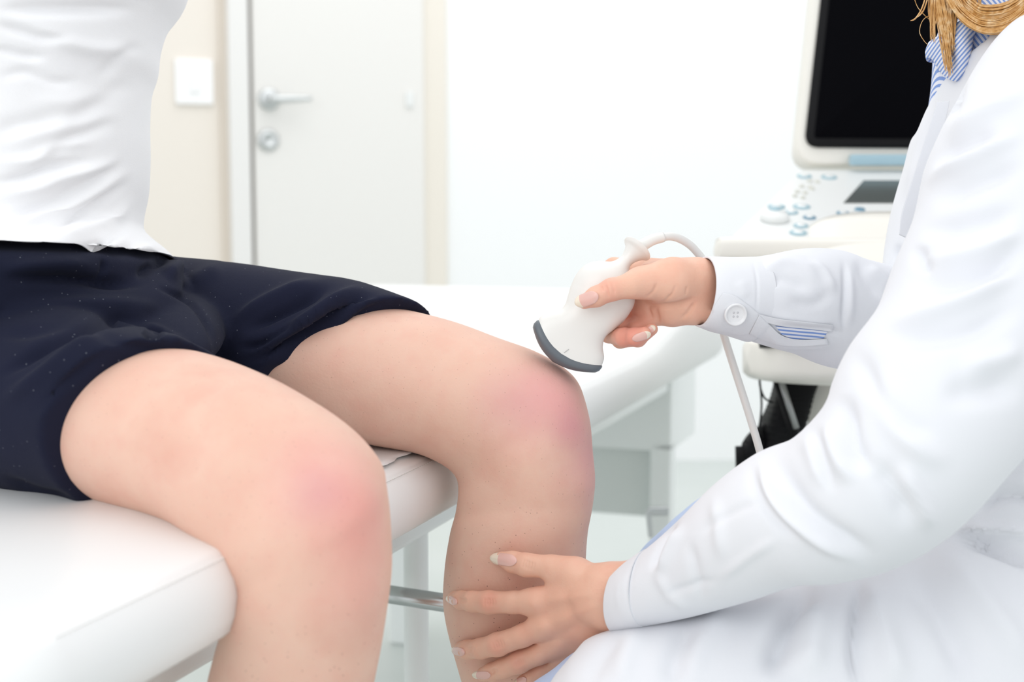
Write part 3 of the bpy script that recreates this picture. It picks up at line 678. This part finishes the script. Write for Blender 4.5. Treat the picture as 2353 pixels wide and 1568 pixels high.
nail(1368, 681, 160, 43, 15.5, 1.095, .24)
nail(1458, 779, -18, 34, 9.5, 1.10, .26); nail(1488, 764, -40, 19, 8, 1.115, .3)
nail(1180, 1289, 187, 47, 14.5, 1.09, .27)
nail(1047, 1386, 212, 22, 8.5, 1.135, .16); nail(1064, 1501, 196, 24, 9.5, 1.13, .10)
nail(1122, 1553, 182, 32, 9.5, 1.11, .22); nail(1206, 1562, 160, 22, 8, 1.11, .2)

# ---- coat
coat_torso = [(2370, 70, 2560, 70, 1.21, .04), (2240, 148, 2680, 150, 1.20, .10), (2150, 215, 2740, 240, 1.19, .145), (2126, 290, 2780, 250, 1.185, .165), (2098, 380, 2790, 380, 1.19, .16), (2066, 480, 2790, 500, 1.195, .155), (2046, 570, 2780, 640, 1.2, .15), (2038, 650, 2770, 780, 1.2, .15), (2030, 800, 2770, 950, 1.2, .15), (1960, 1000, 2780, 1150, 1.2, .155), (1850, 1250, 2800, 1350, 1.2, .16), (1850, 1500, 2800, 1600, 1.2, .165)]
lap = [(1284, 1550, 1300, 1650, 1.035, .03), (1308, 1512, 1312, 1740, 1.033, .05), (1345, 1480, 1340, 1830, 1.032, .065), (1415, 1453, 1410, 1900, 1.035, .075), (1560, 1418, 1555, 1960, 1.045, .085), (1750, 1372, 1750, 2000, 1.06, .095), (1950, 1310, 1950, 2020, 1.08, .11), (2150, 1215, 2200, 2020, 1.10, .12), (2400, 1080, 2480, 2000, 1.14, .14), (2650, 1000, 2700, 1950, 1.17, .15)]
cv, cf = fuse([rings(loft(coat_torso, 70, 64)), rings(loft(lap, 70, 64))], 0.0035, 6)
CF = [([(2175, 230), (2150, 330), (2140, 430), (2150, 500)], -5, 14), ([(2150, 220), (2120, 330), (2080, 470)], 3, 14), ([(2065, 560), (2062, 600), (2075, 640)], -5, 8), ([(2060, 655), (2110, 640)], -4, 7),
      ([(1880, 1330), (1820, 1400), (1790, 1470), (1760, 1568)], -9, 26), ([(1700, 1390), (1650, 1430), (1600, 1500), (1570, 1590)], 3, 30), ([(1600, 1420), (1560, 1490), (1540, 1590)], -4, 26), ([(1870, 1370), (1870, 1450), (1850, 1568)], 7, 34),
      ([(1975, 1320), (1965, 1400), (1960, 1500), (1980, 1600)], -7, 14), ([(2000, 1320), (2010, 1400), (2040, 1500), (2080, 1600)], 8, 36), ([(2060, 1290), (2150, 1400), (2210, 1520), (2220, 1600)], -7, 32), ([(2130, 1250), (2220, 1340), (2300, 1440), (2380, 1560)], 6, 34),
      ([(2180, 1225), (2280, 1260), (2400, 1310)], -6, 14), ([(2180, 1220), (2300, 1220), (2400, 1230)], 5, 14), ([(2230, 1180), (2300, 1140), (2400, 1150)], -5, 16), ([(1480, 1440), (1440, 1500), (1420, 1590)], 3, 24), ([(1430, 1460), (1380, 1520), (1350, 1590)], -2, 18)]
cv = folds(cv, cf, [(a[0], a[1] * 1.5) + tuple(a[2:]) for a in CF])
coat = make('white_coat', (cv, cf), COATM, doc)
# near sleeve
sleeveN = [(1448, 1286, 1446, 1450, 1.052, .031), (1495, 1254, 1505, 1436, 1.045, .036), (1570, 1186, 1620, 1408, 1.03, .045), (1650, 1106, 1740, 1372, 1.01, .055), (1730, 1048, 1860, 1330, .99, .062), (1805, 1020, 1975, 1314, .972, .066), (1862, 972, 2090, 1276, .955, .069), (1902, 922, 2190, 1210, .945, .071),
           (1930, 860, 2280, 1118, .945, .072), (1965, 782, 2370, 1022, .955, .072), (2030, 690, 2435, 900, .97, .071), (2062, 600, 2470, 750, .99, .071), (2112, 480, 2490, 590, 1.005, .072), (2140, 350, 2500, 410, 1.025, .074), (2172, 290, 2510, 310, 1.05, .078), (2215, 235, 2500, 230, 1.08, .072), (2290, 190, 2470, 160, 1.12, .05), (2340, 170, 2440, 140, 1.14, .03)]
v, f = open_tube(loft(sleeveN, 300, 180), (True, False), 0.0012)
SN = [([(1742, 1035), (1760, 1110), (1800, 1170), (1850, 1215), (1920, 1260), (2010, 1300)], 8, 17), ([(1790, 1035), (1810, 1120), (1860, 1190), (1960, 1260), (2040, 1290)], -7, 26), ([(1735, 1060), (1745, 1130), (1790, 1200), (1860, 1250)], -3, 14),
      ([(1900, 960), (1920, 1040), (1960, 1120)], 5, 16), ([(1850, 985), (1880, 1080), (1900, 1130)], 3, 20), ([(1940, 900), (1960, 1030), (2010, 1090)], -7, 20), ([(1870, 975), (1890, 1060), (1920, 1140)], -3, 12),
      ([(2000, 830), (2050, 960), (2120, 1040), (2200, 1060)], 5, 26), ([(1960, 790), (2010, 890), (2080, 980), (2160, 1000)], -5, 22), ([(2060, 1060), (2110, 1150), (2150, 1230)], 5, 20), ([(2000, 1050), (2050, 1120), (2100, 1220)], -5, 24),
      ([(2035, 745), (2120, 730), (2230, 690), (2353, 620)], 7, 17), ([(2000, 770), (2100, 780), (2230, 760), (2360, 690)], -6, 24), ([(2120, 600), (2180, 600), (2280, 570), (2360, 520)], 6, 18), ([(2075, 650), (2180, 650), (2280, 620), (2360, 560)], -7, 20),
      ([(2110, 540), (2200, 520), (2353, 480)], -6, 18), ([(2135, 440), (2160, 400), (2250, 360), (2360, 300)], 6, 16), ([(2140, 480), (2200, 440), (2300, 400), (2360, 370)], -6, 20), ([(2170, 330), (2220, 280), (2320, 230), (2370, 200)], 5, 18), ([(2150, 390), (2200, 340), (2300, 300)], -5, 16),
      ([(2120, 560), (2115, 600), (2150, 620)], -5, 14), ([(2200, 850), (2280, 830), (2360, 800)], 5, 26), ([(2150, 900), (2250, 900), (2360, 880)], -5, 30), ([(2180, 160), (2200, 200), (2180, 280)], -4, 14),
      ([(1570, 1200), (1540, 1260), (1510, 1330)], 4, 12), ([(1560, 1190), (1520, 1260), (1495, 1320)], -4.5, 9), ([(1580, 1230), (1600, 1320), (1620, 1400)], -2.0, 12), ([(1640, 1130), (1650, 1220), (1660, 1300)], 2.2, 14), ([(1600, 1230), (1700, 1170), (1760, 1150)], -1.6, 10), ([(1640, 1340), (1720, 1280), (1800, 1230)], 2, 12), ([(1500, 1300), (1540, 1370), (1600, 1410)], 1.8, 12),
      ([(1520, 1370), (1580, 1350), (1660, 1330)], -1.5, 10)]
v = folds(v, f, [(a[0], a[1] * 1.2) + tuple(a[2:]) for a in SN])
make('sleeve', (v, f), COATM, coat)
# near cuff
def cuffmesh(st, nr=44, ns=120, fl=None):
    v, f = open_tube(loft(st, nr, ns), (True, True), 0.0016)
    return (folds(v, f, fl) if fl else v), f
v, f = cuffmesh([(1420, 1306, 1422, 1456, 1.058, .0275), (1440, 1290, 1450, 1452, 1.054, .0315), (1462, 1274, 1478, 1446, 1.050, .0345), (1482, 1262, 1494, 1441, 1.047, .0362)],
                fl=[([(1472, 1270), (1462, 1340), (1470, 1400), (1492, 1438)], -0.8, 3.5), ([(1440, 1300), (1420, 1360), (1435, 1440)], 0.7, 10), ([(1460, 1280), (1440, 1350), (1455, 1430)], -0.5, 6)])
make('cuff', (v, f), COATM, coat)
# far sleeve
sleeveF = [(1725, 592, 1700, 776, 1.142, .033), (1780, 584, 1765, 796, 1.152, .037), (1850, 571, 1835, 815, 1.168, .042), (1920, 574, 1905, 843, 1.185, .045), (1985, 597, 1985, 856, 1.20, .047), (2060, 610, 2080, 866, 1.215, .05), (2180, 590, 2220, 880, 1.235, .055), (2350, 420, 2420, 860, 1.26, .07)]
v, f = open_tube(loft(sleeveF, 170, 140), (True, False), 0.0012)
FFL = [([(1740, 620), (1800, 600), (1850, 610), (1890, 650)], 3, 12), ([(1745, 650), (1800, 640), (1870, 670)], -3, 14), ([(1938, 590), (1942, 660), (1938, 740), (1950, 775)], -3.5, 6), ([(1950, 600), (1955, 680), (1952, 760)], 2, 9), ([(1965, 590), (1990, 640), (2030, 690)], -3, 12), ([(1760, 720), (1850, 740), (1930, 745)], 2, 12),
       ([(1780, 748), (1840, 752), (1905, 758), (1960, 775)], -2, 6), ([(1755, 760), (1790, 790), (1850, 795), (1930, 790)], 2.5, 9), ([(1800, 690), (1870, 700), (1920, 660)], -2, 14), ([(1990, 610), (2030, 640), (2045, 670)], 3, 12), ([(1850, 600), (1890, 620), (1925, 680)], 3, 10)]
v = folds(v, f, FFL); slF = (v, f)
make('sleeve', (v, f), COATM, coat)
cuffF = [(1622, 589, 1606, 752, 1.128, .0275), (1650, 590, 1636, 763, 1.131, .031), (1690, 591, 1672, 772, 1.137, .0335), (1738, 590, 1716, 786, 1.145, .0345)]
v, f = cuffmesh(cuffF, 60, 140, [([(1728, 592), (1740, 650), (1738, 730)], -0.7, 3.5), ([(1700, 640), (1715, 690)], 1, 14)])
cF = (v, f); make('cuff', (v, f), COATM, coat)
ctree = BVHTree.FromPolygons([tuple(p) for p in np.vstack([cF[0], slF[0]])], [tuple(int(i) for i in q) for q in cF[1]] + [tuple(int(i) + len(cF[0]) for i in q) for q in slF[1]])
def polyfn(top, bot):
    T_, B_ = np.array(top, float), np.array(bot, float)
    Ts, Bs = spline(T_, 60), spline(B_, 60)
    def fn(u, v):
        i = min(int(u * 59), 59); a = Ts[i] * (1 - v) + Bs[i] * v; return a[0], a[1]
    return fn
v, f = patch(ctree, polyfn([(1662, 672), (1690, 680), (1720, 702), (1748, 725)], [(1612, 751), (1655, 764), (1695, 772), (1722, 768)]), 40, 24, 0.0015, 0.0014)
make('cuff_strap', (v, f), COATM, coat)
stree = BVHTree.FromPolygons([tuple(p) for p in np.vstack([cF[0], slF[0], v])], [tuple(int(i) for i in q) for q in cF[1]] + [tuple(int(i) + len(cF[0]) for i in q) for q in slF[1]] + [tuple(int(i) + len(cF[0]) + len(slF[0]) for i in q) for q in f])
h, n = cast(stree, 1689, 722)
if n @ FW > 0: n = -n
n = nrm(n * 0.5 - FW * 0.5)
rb = 27.0 * ((h - CAM) @ FW) / F
ax = nrm(np.cross(n, [0, 0, 1])); ay = np.cross(ax, n)
bm_ = M(); hc = h + n * 0.0008
prof = [(0.0001, 0.0009), (rb * .10, .0009), (rb * .62, .0010), (rb * .74, .0014), (rb * .84, .0026), (rb * .93, .0027), (rb, .0016), (rb * .98, 0.0), (rb * .7, -0.0004)]
bm_.add(*lathe(hc, n, prof, 48))
btn = make('button', bm_, BUTTON, coat)
for sx in (-1, 1):
    for sy in (-1, 1):
        c = hc + ax * sx * rb * .17 + ay * sy * rb * .17
        make('buttonhole', M().add(*lathe(c, n, [(0.0001, .00125), (rb * .07, .0013), (rb * .095, .0009)], 16)), HOLE, btn)
# placket opening with the striped shirt sleeve showing
v, f = patch(ctree, polyfn([(1782, 750), (1815, 752), (1860, 757), (1903, 761)], [(1797, 770), (1822, 779), (1862, 780), (1893, 778)]), 40, 14, 0.0016, 0.0012)
make('shirt_sleeve', (v, f), STRIPE2, doc)
v, f = patch(ctree, polyfn([(1745, 724), (1770, 748), (1798, 772), (1840, 781), (1900, 779)], [(1722, 768), (1755, 785), (1795, 795), (1840, 797), (1905, 792)]), 50, 10, 0.0028, 0.0012)
make('placket', (v, f), COATM, coat)
v, f = patch(ctree, polyfn([(1742, 722), (1790, 733), (1850, 740), (1915, 747)], [(1760, 742), (1800, 751), (1860, 757), (1912, 763)]), 40, 8, 0.0026, 0.0010)
make('placket', (v, f), COATM, coat)
# lapel
ttree = BVHTree.FromPolygons([tuple(p) for p in cv], cf)
v, f = patch(ttree, polyfn([(2152, 235), (2145, 262), (2124, 325), (2092, 425), (2072, 490), (2066, 540)], [(2182, 232), (2178, 255), (2160, 330), (2146, 430), (2135, 500), (2110, 560)]), 60, 20, 0.0022, 0.0014, 1.1)
make('lapel', (v, f), COATM, coat)
# trousers
tr = [(1225, 1600, 1240, 1680, 1.045, .03), (1262, 1560, 1280, 1740, 1.05, .05), (1310, 1519, 1330, 1800, 1.052, .06), (1375, 1486, 1400, 1840, 1.056, .066), (1560, 1440, 1560, 1900, 1.065, .07), (1800, 1400, 1800, 1950, 1.08, .08), (2100, 1300, 2100, 1950, 1.10, .09)]
tr2 = [(1430, 1330, 1440, 1480, 1.27, .03), (1470, 1272, 1475, 1530, 1.27, .045), (1510, 1228, 1530, 1560, 1.27, .055), (1560, 1182, 1600, 1570, 1.265, .06), (1640, 1130, 1720, 1560, 1.26, .065), (1800, 1100, 1850, 1560, 1.25, .07), (2100, 1100, 2100, 1560, 1.22, .08)]
tv_, tf_ = fuse([rings(loft(tr, 50, 48)), rings(loft(tr2, 50, 48))], 0.004, 4)
make('trousers', (tv_, tf_), BLUET, doc)
# striped shirt collar
shirt = [(2215, -60, 2440, -80, 1.17, .062), (2190, 20, 2450, -10, 1.17, .066), (2172, 70, 2450, 40, 1.172, .072), (2160, 130, 2460, 100, 1.178, .08), (2158, 190, 2480, 160, 1.185, .09), (2150, 260, 2500, 230, 1.19, .1)]
make('shirt', rings(loft(shirt, 60, 80)), STRIPE, doc)
colr = [(2140, 92, 2250, 20, 1.15, .034), (2134, 112, 2230, 90, 1.15, .036), (2142, 134, 2220, 130, 1.15, .035), (2156, 160, 2200, 170, 1.155, .028)]
v, f = rings(loft(colr, 40, 60)); v = folds(v, f, [([(2170, 90), (2185, 130), (2180, 170)], -2.5, 7)])
make('collar', (v, f), striped('striped_cotton_collar', 120, (0, -0.7, 0.2)), doc)
# hair
hm = M()
def strand(pts, r=0.00045, n=26, ns=5, mi=0):
    K = spline([P(*p) for p in pts], n); rr = np.full(n, r); rr[-5:] *= np.linspace(1, .3, 5)
    hm.add(*tube(K, rr, ns))
rnd = random.Random(9)
for i in range(420):                                     # the looped-back swoop
    u = rnd.random() ** 1.3; o = u * 62; z = 1.125 + rnd.uniform(-.012, .014) + u * .012; j = rnd.gauss(0, 2.2)
    q = 1 - 0.0045 * o
    strand([(2150 + o * 1.2 + j, -160, z + .01), (2158 + o * 1.0 + j, -60, z), (2178 + o * .85 + j, 5 - o * .2 + j, z - .006), (2215 + o * .4, 50 - o * .75 + j, z - .010), (2262 + j, 74 - o * .95 + j, z - .030), (2315 + j, 66 - o * .9 + j, z - .050), (2365, 25 - o * .8 + j, z - .062), (2420, -40 - o * .5, z - .05), (2455, -170, z - .02)], 0.00055)
for i in range(110):                                     # loose hair over the shirt
    x = rnd.uniform(2235, 2350); z = 1.135 + rnd.uniform(-.004, .008)
    strand([(x + 10, -160, z), (x + rnd.gauss(0, 5), -50, z), (x + rnd.gauss(-5, 10), 15, z - .004), (x + rnd.gauss(-10, 14), 55, z - .006)], 0.0005)
for cx, cy, ex_, ey, nn, sp in ((2148, -20, 2143, 92, 26, 5), (2158, -20, 2183, 165, 60, 7), (2170, -20, 2190, 112, 80, 9), (2178, -20, 2172, 120, 50, 7), (2152, -30, 2170, 100, 26, 5), (2165, 20, 2184, 140, 30, 5)):
    for i in range(nn):
        j = rnd.gauss(0, sp); j2 = rnd.gauss(0, sp * .55); z = 1.118 + rnd.uniform(-.006, .006); k = rnd.uniform(.75, 1.08)
        strand([(cx + j, cy - 120, z + .01), (cx + j, cy, z), ((cx + ex_) / 2 + j * .9 + rnd.gauss(0, 1.5), (cy + ey * k) / 2, z), (ex_ + j2, cy + (ey - cy) * k, z)], 0.00045)
strand([(2095, -30, 1.12), (2108, 15, 1.12), (2136, 46, 1.12)], .00028); strand([(2150, 28, 1.12), (2122, 45, 1.12), (2113, 72, 1.12), (2122, 92, 1.12), (2134, 105, 1.12)], .00028)
strand([(2128, -10, 1.12), (2118, 20, 1.12), (2104, 42, 1.12), (2092, 48, 1.12)], .0006); strand([(2134, -10, 1.12), (2122, 24, 1.12), (2108, 40, 1.12)], .0006)
make('hair', hm, HAIR, doc)

# ------------------------------------------------------------------ ultrasound probe
probe = thing('ultrasound_probe', 'white curved ultrasound probe with grey tip held against the far knee', 'ultrasound probe')
ZP = 1.140
pst = [(1437, 548, 1491, 597, .0125, 0), (1437, 553, 1487, 598, .0115, 0), (1438, 562, 1477, 598, .0090, 0), (1434, 577, 1460, 603, .0066, 0), (1425, 591, 1449, 612, .0062, 0), (1405, 601, 1446, 626, .0085, 0), (1374, 600, 1452, 650, .0135, 0), (1346, 608, 1458, 675, .0165, 0),
       (1326, 628, 1458, 697, .0175, 0), (1312, 656, 1449, 717, .0172, 0), (1304, 682, 1433, 739, .0160, 2), (1298, 700, 1411, 758, .0145, 6), (1286, 712, 1391, 775, .0135, 14), (1262, 717, 1385, 797, .0130, 24), (1243, 727, 1388, 822, .0128, 31), (1237, 737, 1382, 842, .0126, 34)]
K = spline([np.concatenate([P(s[0], s[1], ZP), P(s[2], s[3], ZP), [s[4], s[5]]]) for s in pst], 120)
AXP = nrm(P(1290, 812, ZP) - P(1310, 790, ZP))
def probering(k, ex, ns=72, grow=1.0, shift=0.0, sdk=1.0, tilt=0.0):
    A, B, sd, bg = k[:3], k[3:6], k[6] * sdk, k[7]
    th = np.linspace(0, 2 * np.pi, ns, endpoint=False); C = (A + B) / 2; e1 = (B - A) / 2
    ct = np.sign(np.cos(th)) * np.abs(np.cos(th)) ** (2 / ex); s_ = np.sign(np.sin(th)) * np.abs(np.sin(th)) ** (2 / ex)
    return C + grow * ct[:, None] * e1 - s_[:, None] * FW * sd + ((1 - ct ** 2) * bg * ZP / F + shift - tilt * s_)[:, None] * AXP
R = [probering(K[i], 2.0 + 1.6 * max(0, (i - 70) / 49), tilt=0.0045 * max(0, 1 - i / 26) ** 1.3) for i in range(120)]
c0 = R[0]; cc = c0.mean(0)
back = [cc + (c0 - cc) * s + nrm(c0.mean(0) - R[12].mean(0)) * q for s, q in ((0.25, -.004), (0.7, -.001), (0.93, .0004), (1.0, .0003))]
make('housing', rings(back + R), PROBEW, probe)
kl = K[-1].copy()
Rl = [probering(kl, 3.6, grow=g, shift=s, sdk=d) for g, s, d in ((0.96, -.0015, .96), (1.015, -.0002, 1.05), (1.03, .0008, 1.08), (1.035, .0040, 1.06), (1.015, .0055, .96), (.99, .0070, .78), (0.95, .0078, .58), (0.7, .0082, .40), (.3, .0084, .15))]
make('acoustic_lens', rings(Rl), LENS, probe)
mk = M().add(*tube([P(1296, 811, ZP - .0134), P(1307, 803, ZP - .0134)], .00022, 6)); make('marker_line', mk, mat('mark_grey', (.45, .45, .45), .6), probe)
boot = [P(1462, 574, ZP), P(1475, 565, ZP), P(1498, 552, ZP + .002), P(1524, 545, ZP + .005)]
make('strain_relief', M().add(*tube(boot, [.0050, .0049, .0045, .0041], 24, 24)), PROBEW, probe)
cb = [P(1515, 546, ZP + .004), P(1545, 544, ZP + .012), P(1575, 556, ZP + .025), P(1600, 578, ZP + .038), P(1622, 612, ZP + .05), P(1640, 680, ZP + .065), P(1662, 765, ZP + .07), P(1682, 830, ZP + .07), P(1706, 905, ZP + .07), P(1728, 975, ZP + .07), P(1748, 1045, ZP + .07), P(1775, 1160, ZP + .08), P(1790, 1300, ZP + .12)]
make('cable', M().add(*tube(cb, .0033, 20, 120)), CABLEW, probe)

# ------------------------------------------------------------------ ultrasound machine
us = thing('ultrasound_machine', 'white ultrasound machine with black monitor and tilted control console', 'medical machine')
def quadslab(c4, thick, inset=0.0):
    """c4: four world corners (front-left, front-right, back-right, back-left) of the top; returns closed slab along -normal"""
    c4 = [np.asarray(c) for c in c4]; n = nrm(np.cross(c4[1] - c4[0], c4[3] - c4[0]))
    v = c4 + [c - n * thick for c in c4]
    return v, [(0, 1, 2, 3), (7, 6, 5, 4), (0, 4, 5, 1), (1, 5, 6, 2), (2, 6, 7, 3), (3, 7, 4, 0)], n
FL, FRt, BR, BL = P(1655, 556, 1.68), P(2700, 580, 1.66), P(2640, 385, 1.95), P(1836, 385, 1.98)
pn = nrm(np.cross([1, 0, 0], BL - FL)); pn = pn if pn[2] > 0 else -pn
onp = lambda px, py: CAM + ray(px, py) * (((FL - CAM) @ pn) / (ray(px, py) @ pn))
FRt, BR = onp(2720, 556), onp(2620, 385)
v, f, _q = quadslab([FL, FRt, BR, BL], 0.035)
simple('console', (v, f), CREAM, us, 0.014, True)
def con(px, py, lift=0.0):
    r = ray(px, py); k = ((FL + pn * lift - CAM) @ pn) / (r @ pn); return CAM + r * k
inner = [con(1682, 545, .0005), con(2650, 562, .0005), con(2600, 395, .0005), con(1846, 392, .0005)]
v, f, _ = quadslab([c + pn * .001 for c in inner], 0.002); simple('control_panel', (v, f), WHITEP, us, 0.0008)
v, f, _ = quadslab([con(1938, 465, .003), con(2230, 466, .003), con(2210, 414, .003), con(1984, 414, .003)], 0.003); simple('touch_display', (v, f), TOUCH, us, 0.001)
rb1 = nrm(np.cross(pn, [0, 1, 0])); 
def disc(px, py, rpx, hgt, m, name, dome=0.2):
    c = con(px, py, .0015); z = (c - CAM) @ FW; r = rpx * z / F
    return make(name, M().add(*lathe(c, pn, [(0.0001, hgt), (r * (1 - dome), hgt), (r, hgt * .6), (r, 0)], 32)), m, us)
for x, y, r, k in ((1848, 406, 17, KEYB), (1905, 408, 18, KEYB), (1784, 476, 20, KEYB), (1842, 476, 20, KEYB), (1818, 489, 16, KEYB), (1860, 501, 15, KEYD), (1937, 491, 15, KEYD), (1840, 520, 17, KEYB), (1922, 521, 16, KEYD), (1834, 536, 20, KEYB), (1894, 537, 17, KEYD)):
    disc(x, y, r, .002, k, 'key')
    disc(x, y, r * .6, .0028, WHITEP, 'key_cap')
for x, y in ((1860, 418), (1842, 430), (1862, 432), (1832, 442), (1850, 445), (1866, 436), (1826, 452), (1845, 456), (1878, 420)): disc(x, y, 6, .003, KEYC, 'key')
for x, y, r in ((1780, 506, 33), (1974, 508, 28)):
    disc(x, y, r, .010, WHITEP, 'rotary_knob'); c = con(x, y - 9, .0)
    disc(x, y - 8, r * .5, .0116, KEYB if x < 1800 else KEYD, 'knob_cap')
disc(2010, 540, 34, .006, CREAM, 'trackball', .6)
# front lip / palm rest
make('palm_rest', rings(loft([(1643, 568, 1643, 588, 1.665, .012), (1650, 553, 1650, 600, 1.665, .022), (1675, 546, 1675, 606, 1.665, .026), (1900, 547, 1900, 610, 1.665, .028), (2300, 549, 2300, 612, 1.665, .028), (2720, 550, 2720, 612, 1.665, .026)], 80, 40, 3.2)), CREAM, us)
# lower housing
lh = [(1716, 790, 1716, 860, 1.60, .03), (1760, 770, 1760, 876, 1.60, .10), (1900, 770, 1900, 884, 1.60, .13), (2100, 770, 2100, 890, 1.60, .13), (2400, 770, 2400, 892, 1.60, .12), (2480, 780, 2480, 880, 1.60, .05)]
make('lower_housing', rings(loft(lh, 40, 48, 5.0)), CREAM, us)
make('lower_housing_gasket', rings(loft([(1735, 786, 1735, 800, 1.575, .06), (1800, 772, 1800, 800, 1.575, .10), (1950, 770, 1950, 800, 1.575, .11)], 12, 32, 5)), BLACKP, us)
# bridge between console and lower housing
make('console_neck', rings(loft([(1830, 560, 2400, 560, 1.80, .10), (1820, 640, 2420, 640, 1.78, .10), (1800, 760, 2430, 760, 1.66, .10), (1790, 800, 2430, 800, 1.62, .10)], 16, 40, 5)), CREAM, us)
# monitor
mz0, mz1 = 1.97, 2.02
def slab(c, rad, depth, n=8, mi=None):
    """rounded quad slab: c = BL, BR, TR, TL corners world; rad in metres; depth along +Y"""
    c = [np.asarray(k) for k in c]; pts = []
    for i in range(4):
        p, a, b = c[i], c[i - 1], c[(i + 1) % 4]; u, w_ = nrm(a - p), nrm(b - p)
        for k in range(n + 1):
            t = k / n; pts.append((1 - t) ** 2 * (p + u * rad) + 2 * t * (1 - t) * p + t * t * (p + w_ * rad))
    pts = np.array(pts); nn = nrm(np.cross(c[1] - c[0], c[3] - c[0])); nn = -nn if nn[1] < 0 else nn
    ct = pts.mean(0)
    L = [(0.985, 0), (0.996, .001), (1.0, .004), (1.0, depth - .006), (0.985, depth)]
    return rings([ct + (pts - ct) * s + nn * d for s, d in L])
mon = [P(1828, 378, mz0), P(2560, 378, mz0), P(2600, -380, mz1), P(1905, -380, mz1)]
make('monitor_housing', slab(mon, .035, .05), CREAM, us)
nn = nrm(np.cross(mon[1] - mon[0], mon[3] - mon[0])); nn = -nn if nn[1] < 0 else nn
scr = [P(1847, 339, mz0 - .001), P(2540, 343, mz0 - .001), P(2575, -340, mz1 - .001), P(1922, -340, mz1 - .001)]
make('monitor_bezel', slab([c - nn * .004 for c in scr], .022, .012), BLACKP, us)
ct = sum(scr) / 4
make('screen', slab([ct + (c - ct) * .95 - nn * .0048 for c in scr], .006, .008), BLACKG, us)
simple('hinge', box(P(2170, 368, 1.955), (0.13, 0, 0), (0, 0.01, 0), (0, 0, 0.0075)), BLUEG, us, 0.003, True)
# black support arm, gas strut, cables
arm = M()
def bar(a, b, wd_, dp, m):
    a, b = np.asarray(a), np.asarray(b); d = b - a; s = nrm(np.cross(d, [0, 1, 0])); t = nrm(np.cross(s, d))
    m.add(*box((a + b) / 2, d / 2, s * wd_, t * dp))
ra = [(1785, 868, 1880, 868, 1.66, .03), (1778, 900, 1868, 900, 1.66, .03), (1758, 960, 1850, 960, 1.66, .03), (1738, 1030, 1815, 1030, 1.67, .03), (1735, 1120, 1800, 1120, 1.68, .03), (1735, 1400, 1800, 1400, 1.70, .03)]
Ra = loft(ra, 90, 28, 5.0)
for i in range(90):
    if i % 3 == 0: cc = Ra[i].mean(0); Ra[i] = cc + (Ra[i] - cc) * 0.965
make('support_arm', rings(Ra), BLACKP, us)
make('cable_hook', M().add(*tube([P(1770, 985, 1.66), P(1740, 1010, 1.65), P(1722, 1035, 1.64), P(1706, 1037, 1.64)], [.010, .012, .012, .010], 16, 20)).add(*tube([P(1705, 1026, 1.64), P(1706, 1075, 1.64)], .008, 16)), BLACKP, us)
make('gas_strut', M().add(*tube([P(1793, 870, 1.60), P(1830, 985, 1.60)], .0035, 12)), mat('strut_grey', (.35, .36, .36), .3, .6), us)
make('gas_strut_cylinder', M().add(*tube([P(1786, 870, 1.61), P(1822, 985, 1.61), P(1828, 1005, 1.61)], .006, 12)), BLACKP, us)
make('cable', M().add(*tube([P(1745, 866, 1.6), P(1747, 890, 1.6), P(1757, 915, 1.6), P(1775, 925, 1.62)], .0012, 8, 24)), BLACKP, us)
make('cable', M().add(*tube([P(1745, 866, 1.6), P(1750, 930, 1.6), P(1746, 985, 1.61), P(1755, 1010, 1.64)], .0012, 8, 24)), BLACKP, us)
make('column', M().add(*tube([P(1867, 868, 1.75), P(1850, 1500, 1.80)], .012, 24)), CHROME, us)
bp = P(1900, 1200, 1.75); bs = M().add(*box((bp[0] + .08, bp[1], 0.10), (0.24, 0, 0), (0, 0.22, 0), (0, 0, 0.035))); make('base', bs, CREAM, us, True, 0.02)
for sx in (-1, 1):
    for sy in (-1, 1):
        c = np.array([bp[0] + .08 + sx * .2, bp[1] + sy * .18, 0.04]); make('caster', M().add(*lathe(c - [0.012, 0, 0], (1, 0, 0), [(0.001, 0), (.034, 0), (.04, .004), (.04, .02), (.034, .024), (.001, .024)])), BLACKP, us)
make('column', M().add(*tube([(bp[0] + .08, bp[1] + .03, .1), (bp[0] + .08, bp[1] + .03, .66)], .035, 24)), CREAM, us)

# empties sit at the things' bases
bpy.context.view_layer.update()
for o in list(COL.objects):
    if o.type == 'EMPTY' and o.parent is None:
        lo = np.full(3, 1e9); hi = -lo
        for c in o.children:
            if c.type == 'MESH':
                a = np.array([tuple(k) for k in c.bound_box]); lo = np.minimum(lo, a.min(0)); hi = np.maximum(hi, a.max(0))
        base = np.array([(lo[0] + hi[0]) / 2, (lo[1] + hi[1]) / 2, lo[2]]); o.location = base
        for c in o.children: c.matrix_parent_inverse.translation = Vector(-base)
